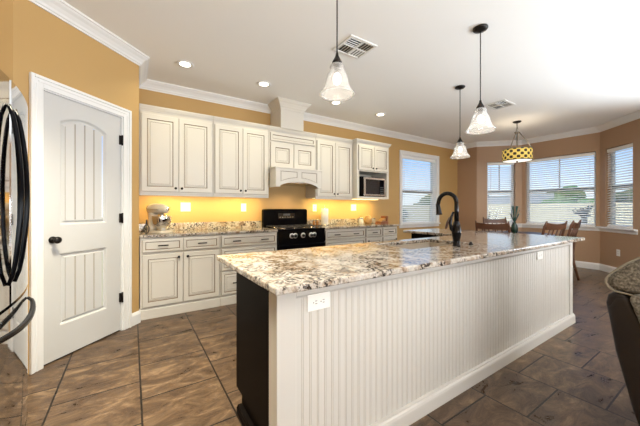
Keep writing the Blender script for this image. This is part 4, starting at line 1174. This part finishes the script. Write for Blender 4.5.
# ------------------------------------------------------------------ outdoors
mb = MB(); mb.box(-30, 60, -40, 60, -.40, -.20); struct(mb.build('ground', M['grass']))
mb = MB(); mb.box(8.05, 10.6, 0, 5.2, -.199, -.15); struct(mb.build('patio_slab', M['patio']))
def fence(x0, y0, x1, y1, z1, label, n):
    t = thing('fence', label, 'fence', ((x0+x1)/2, (y0+y1)/2, -.2), 0)
    d = Vector((x1-x0, y1-y0)); L = d.length; d /= L; Mx = Matrix(((d.x, -d.y, 0, x0), (d.y, d.x, 0, y0), (0, 0, 1, 0), (0, 0, 0, 1)))
    mb = MB(Mx)
    m = int(L/.14)
    for i in range(m): mb.box(i*.14+.003, i*.14+.136, 0, .02, -.16, z1-.01*(i % 2))
    mb.build('boards', M['fence'], t)
    mb = MB(Mx)
    for z in (.1, z1*.55, z1-.2): mb.box(0, L, .021, .06, z, z+.09)
    mb.build('rails', M['fence'], t)
    for i in range(n+1):
        mb = MB(Mx); s = L*i/n; mb.box(s-.045, s+.045, .061, .15, -.2, z1+.02); mb.build('post', M['fence'], t)
    return t
fence(16, 16, 16, -8, 1.45, 'pale board fence across the yard beyond the bay windows', 10)
fence(1, 11.5, 15.9, 11.5, 1.45, 'pale board fence behind the back-wall window', 7)
hs = thing('neighbour_house', 'pale neighbouring house with a grey roof beyond the fence', 'house', (41, 17, -.2))
mb = MB(); mb.box(38, 44, 13, 22, -.2, 1.9); mb.build('walls', M['siding'], hs)
mb = MB(); mb.prism([(37.5, 1.9), (44.5, 1.9), (41, 3.0)], 12.6, 22.4, 'y'); mb.build('roof', M['roof'], hs)
for wy in (14.5, 17.5, 20):
    mb = MB(); mb.box(37.96, 37.999, wy, wy+1.2, .6, 1.5); mb.build('window', M['glassdark'], hs)
def blob_tree(x, y, h, r, name, label, m, group, trunk=True):
    t = thing(name, label, 'tree' if trunk else 'shrub', (x, y, -.2), 0, group)
    mb = MB(); rnd = random.Random(int(x*31+y*7))
    for k in range(26):
        a = rnd.uniform(0, 2*PI); q = rnd.uniform(0, 1)**.6; zz = rnd.uniform(.35 if trunk else .15, 1)
        rr_ = r*q*math.sin(PI*min(1, max(.15, zz)))**.5
        s_ = r*rnd.uniform(.25, .45)
        mb.ball((x+rr_*math.cos(a), y+rr_*math.sin(a), -.2+h*zz-s_*.5), s_, s_, s_*.8, 8, 5)
    o = mb.build('foliage', m, t)
    dm = o.modifiers.new('rough', 'DISPLACE'); tx = bpy.data.textures.new('clouds', 'CLOUDS'); tx.noise_scale = .25; dm.texture = tx; dm.strength = .25*r
    mb = MB(); mb.tube([(x, y, -.2), (x+.05, y, -.2+h*.3), (x, y+.04, -.2+h*.6)], [r*.10, r*.07, r*.04], 7); mb.build('trunk', M['twig'], t)
    return t
blob_tree(19.5, 5.6, 2.6, 1.1, 'green_tree', 'round green tree beyond the fence in the wide bay window', M['leaf'], None)
for i, (x, y, h, r) in enumerate(((52, 26, 3.6, 2.9), (54, 17, 3.9, 2.9), (50, 8, 3.5, 2.9), (46, 0, 4.0, 2.9), (44, 32, 3.8, 2.9), (45, -8, 3.6, 2.9))):
    blob_tree(x, y, h, r, 'distant_tree', 'distant tree on the horizon beyond the bay windows', M['tree'], 'distant trees on the horizon')
for i, (x, y) in enumerate(((6.6, 8.4), (8.6, 9.2), (10.8, 9.7))):
    blob_tree(x, y, 1.5, .75, 'hedge_shrub', 'dark green shrub outside the back-wall window', M['leaf2'], 'shrubs outside the back-wall window', False)
# bare shrub outside the left bay window
bs = thing('bare_shrub', 'bare twiggy shrub outside the left bay window', 'shrub', (9.6, 4.75, -.2))
mb = MB(); rnd = random.Random(3)
for k in range(9):
    a = rnd.uniform(0, 2*PI); b = rnd.uniform(.1, .45); h = rnd.uniform(1.0, 1.5)
    mb.tube([(9.6, 4.75, -.2), (9.6+b*.4*math.cos(a), 4.75+b*.4*math.sin(a), -.2+h*.5), (9.6+b*math.cos(a+.4), 4.75+b*math.sin(a+.4), -.2+h)], [.035, .028, .018], 5)
mb.build('twigs', M['twig'], bs)
# spiky plant outside the wide bay window
ag = thing('spiky_plant', 'dark blue-grey spiky plant outside the wide bay window, low at its right', 'plant', (9.35, 2.36, -.15))
mb = MB(); ax_, ay_ = 9.35, 2.36
for k in range(18):
    a = k*2.399; el = R(12+62*((k*7) % 18)/18); L = .40
    d = Vector((math.cos(a)*math.cos(el), math.sin(a)*math.cos(el), math.sin(el))); s_ = Vector((-math.sin(a), math.cos(a), 0))*.045
    b0 = Vector((ax_, ay_, 1.02)); m_ = b0+d*L*.45; tp = b0+d*L+Vector((0, 0, -.05))
    upv = s_.cross(d).normalized()*.012
    v = [mb.v(b0+s_*.5), mb.v(m_+s_), mb.v(tp), mb.v(m_-s_), mb.v(b0-s_*.5)]; mb.f(v)
    w_ = [mb.v(b0+s_*.5+upv), mb.v(m_+s_+upv), mb.v(tp), mb.v(m_-s_+upv), mb.v(b0-s_*.5+upv)]; mb.f(w_)
mb.build('leaves', M['agave'], ag)
mb = MB(); mb.lathe([(0, 0), (.07, 0), (.05, .3), (.055, .7), (.06, 1.15), (0, 1.18)], (ax_, ay_, -.1495), None, 12); mb.build('trunk', M['twig'], ag)
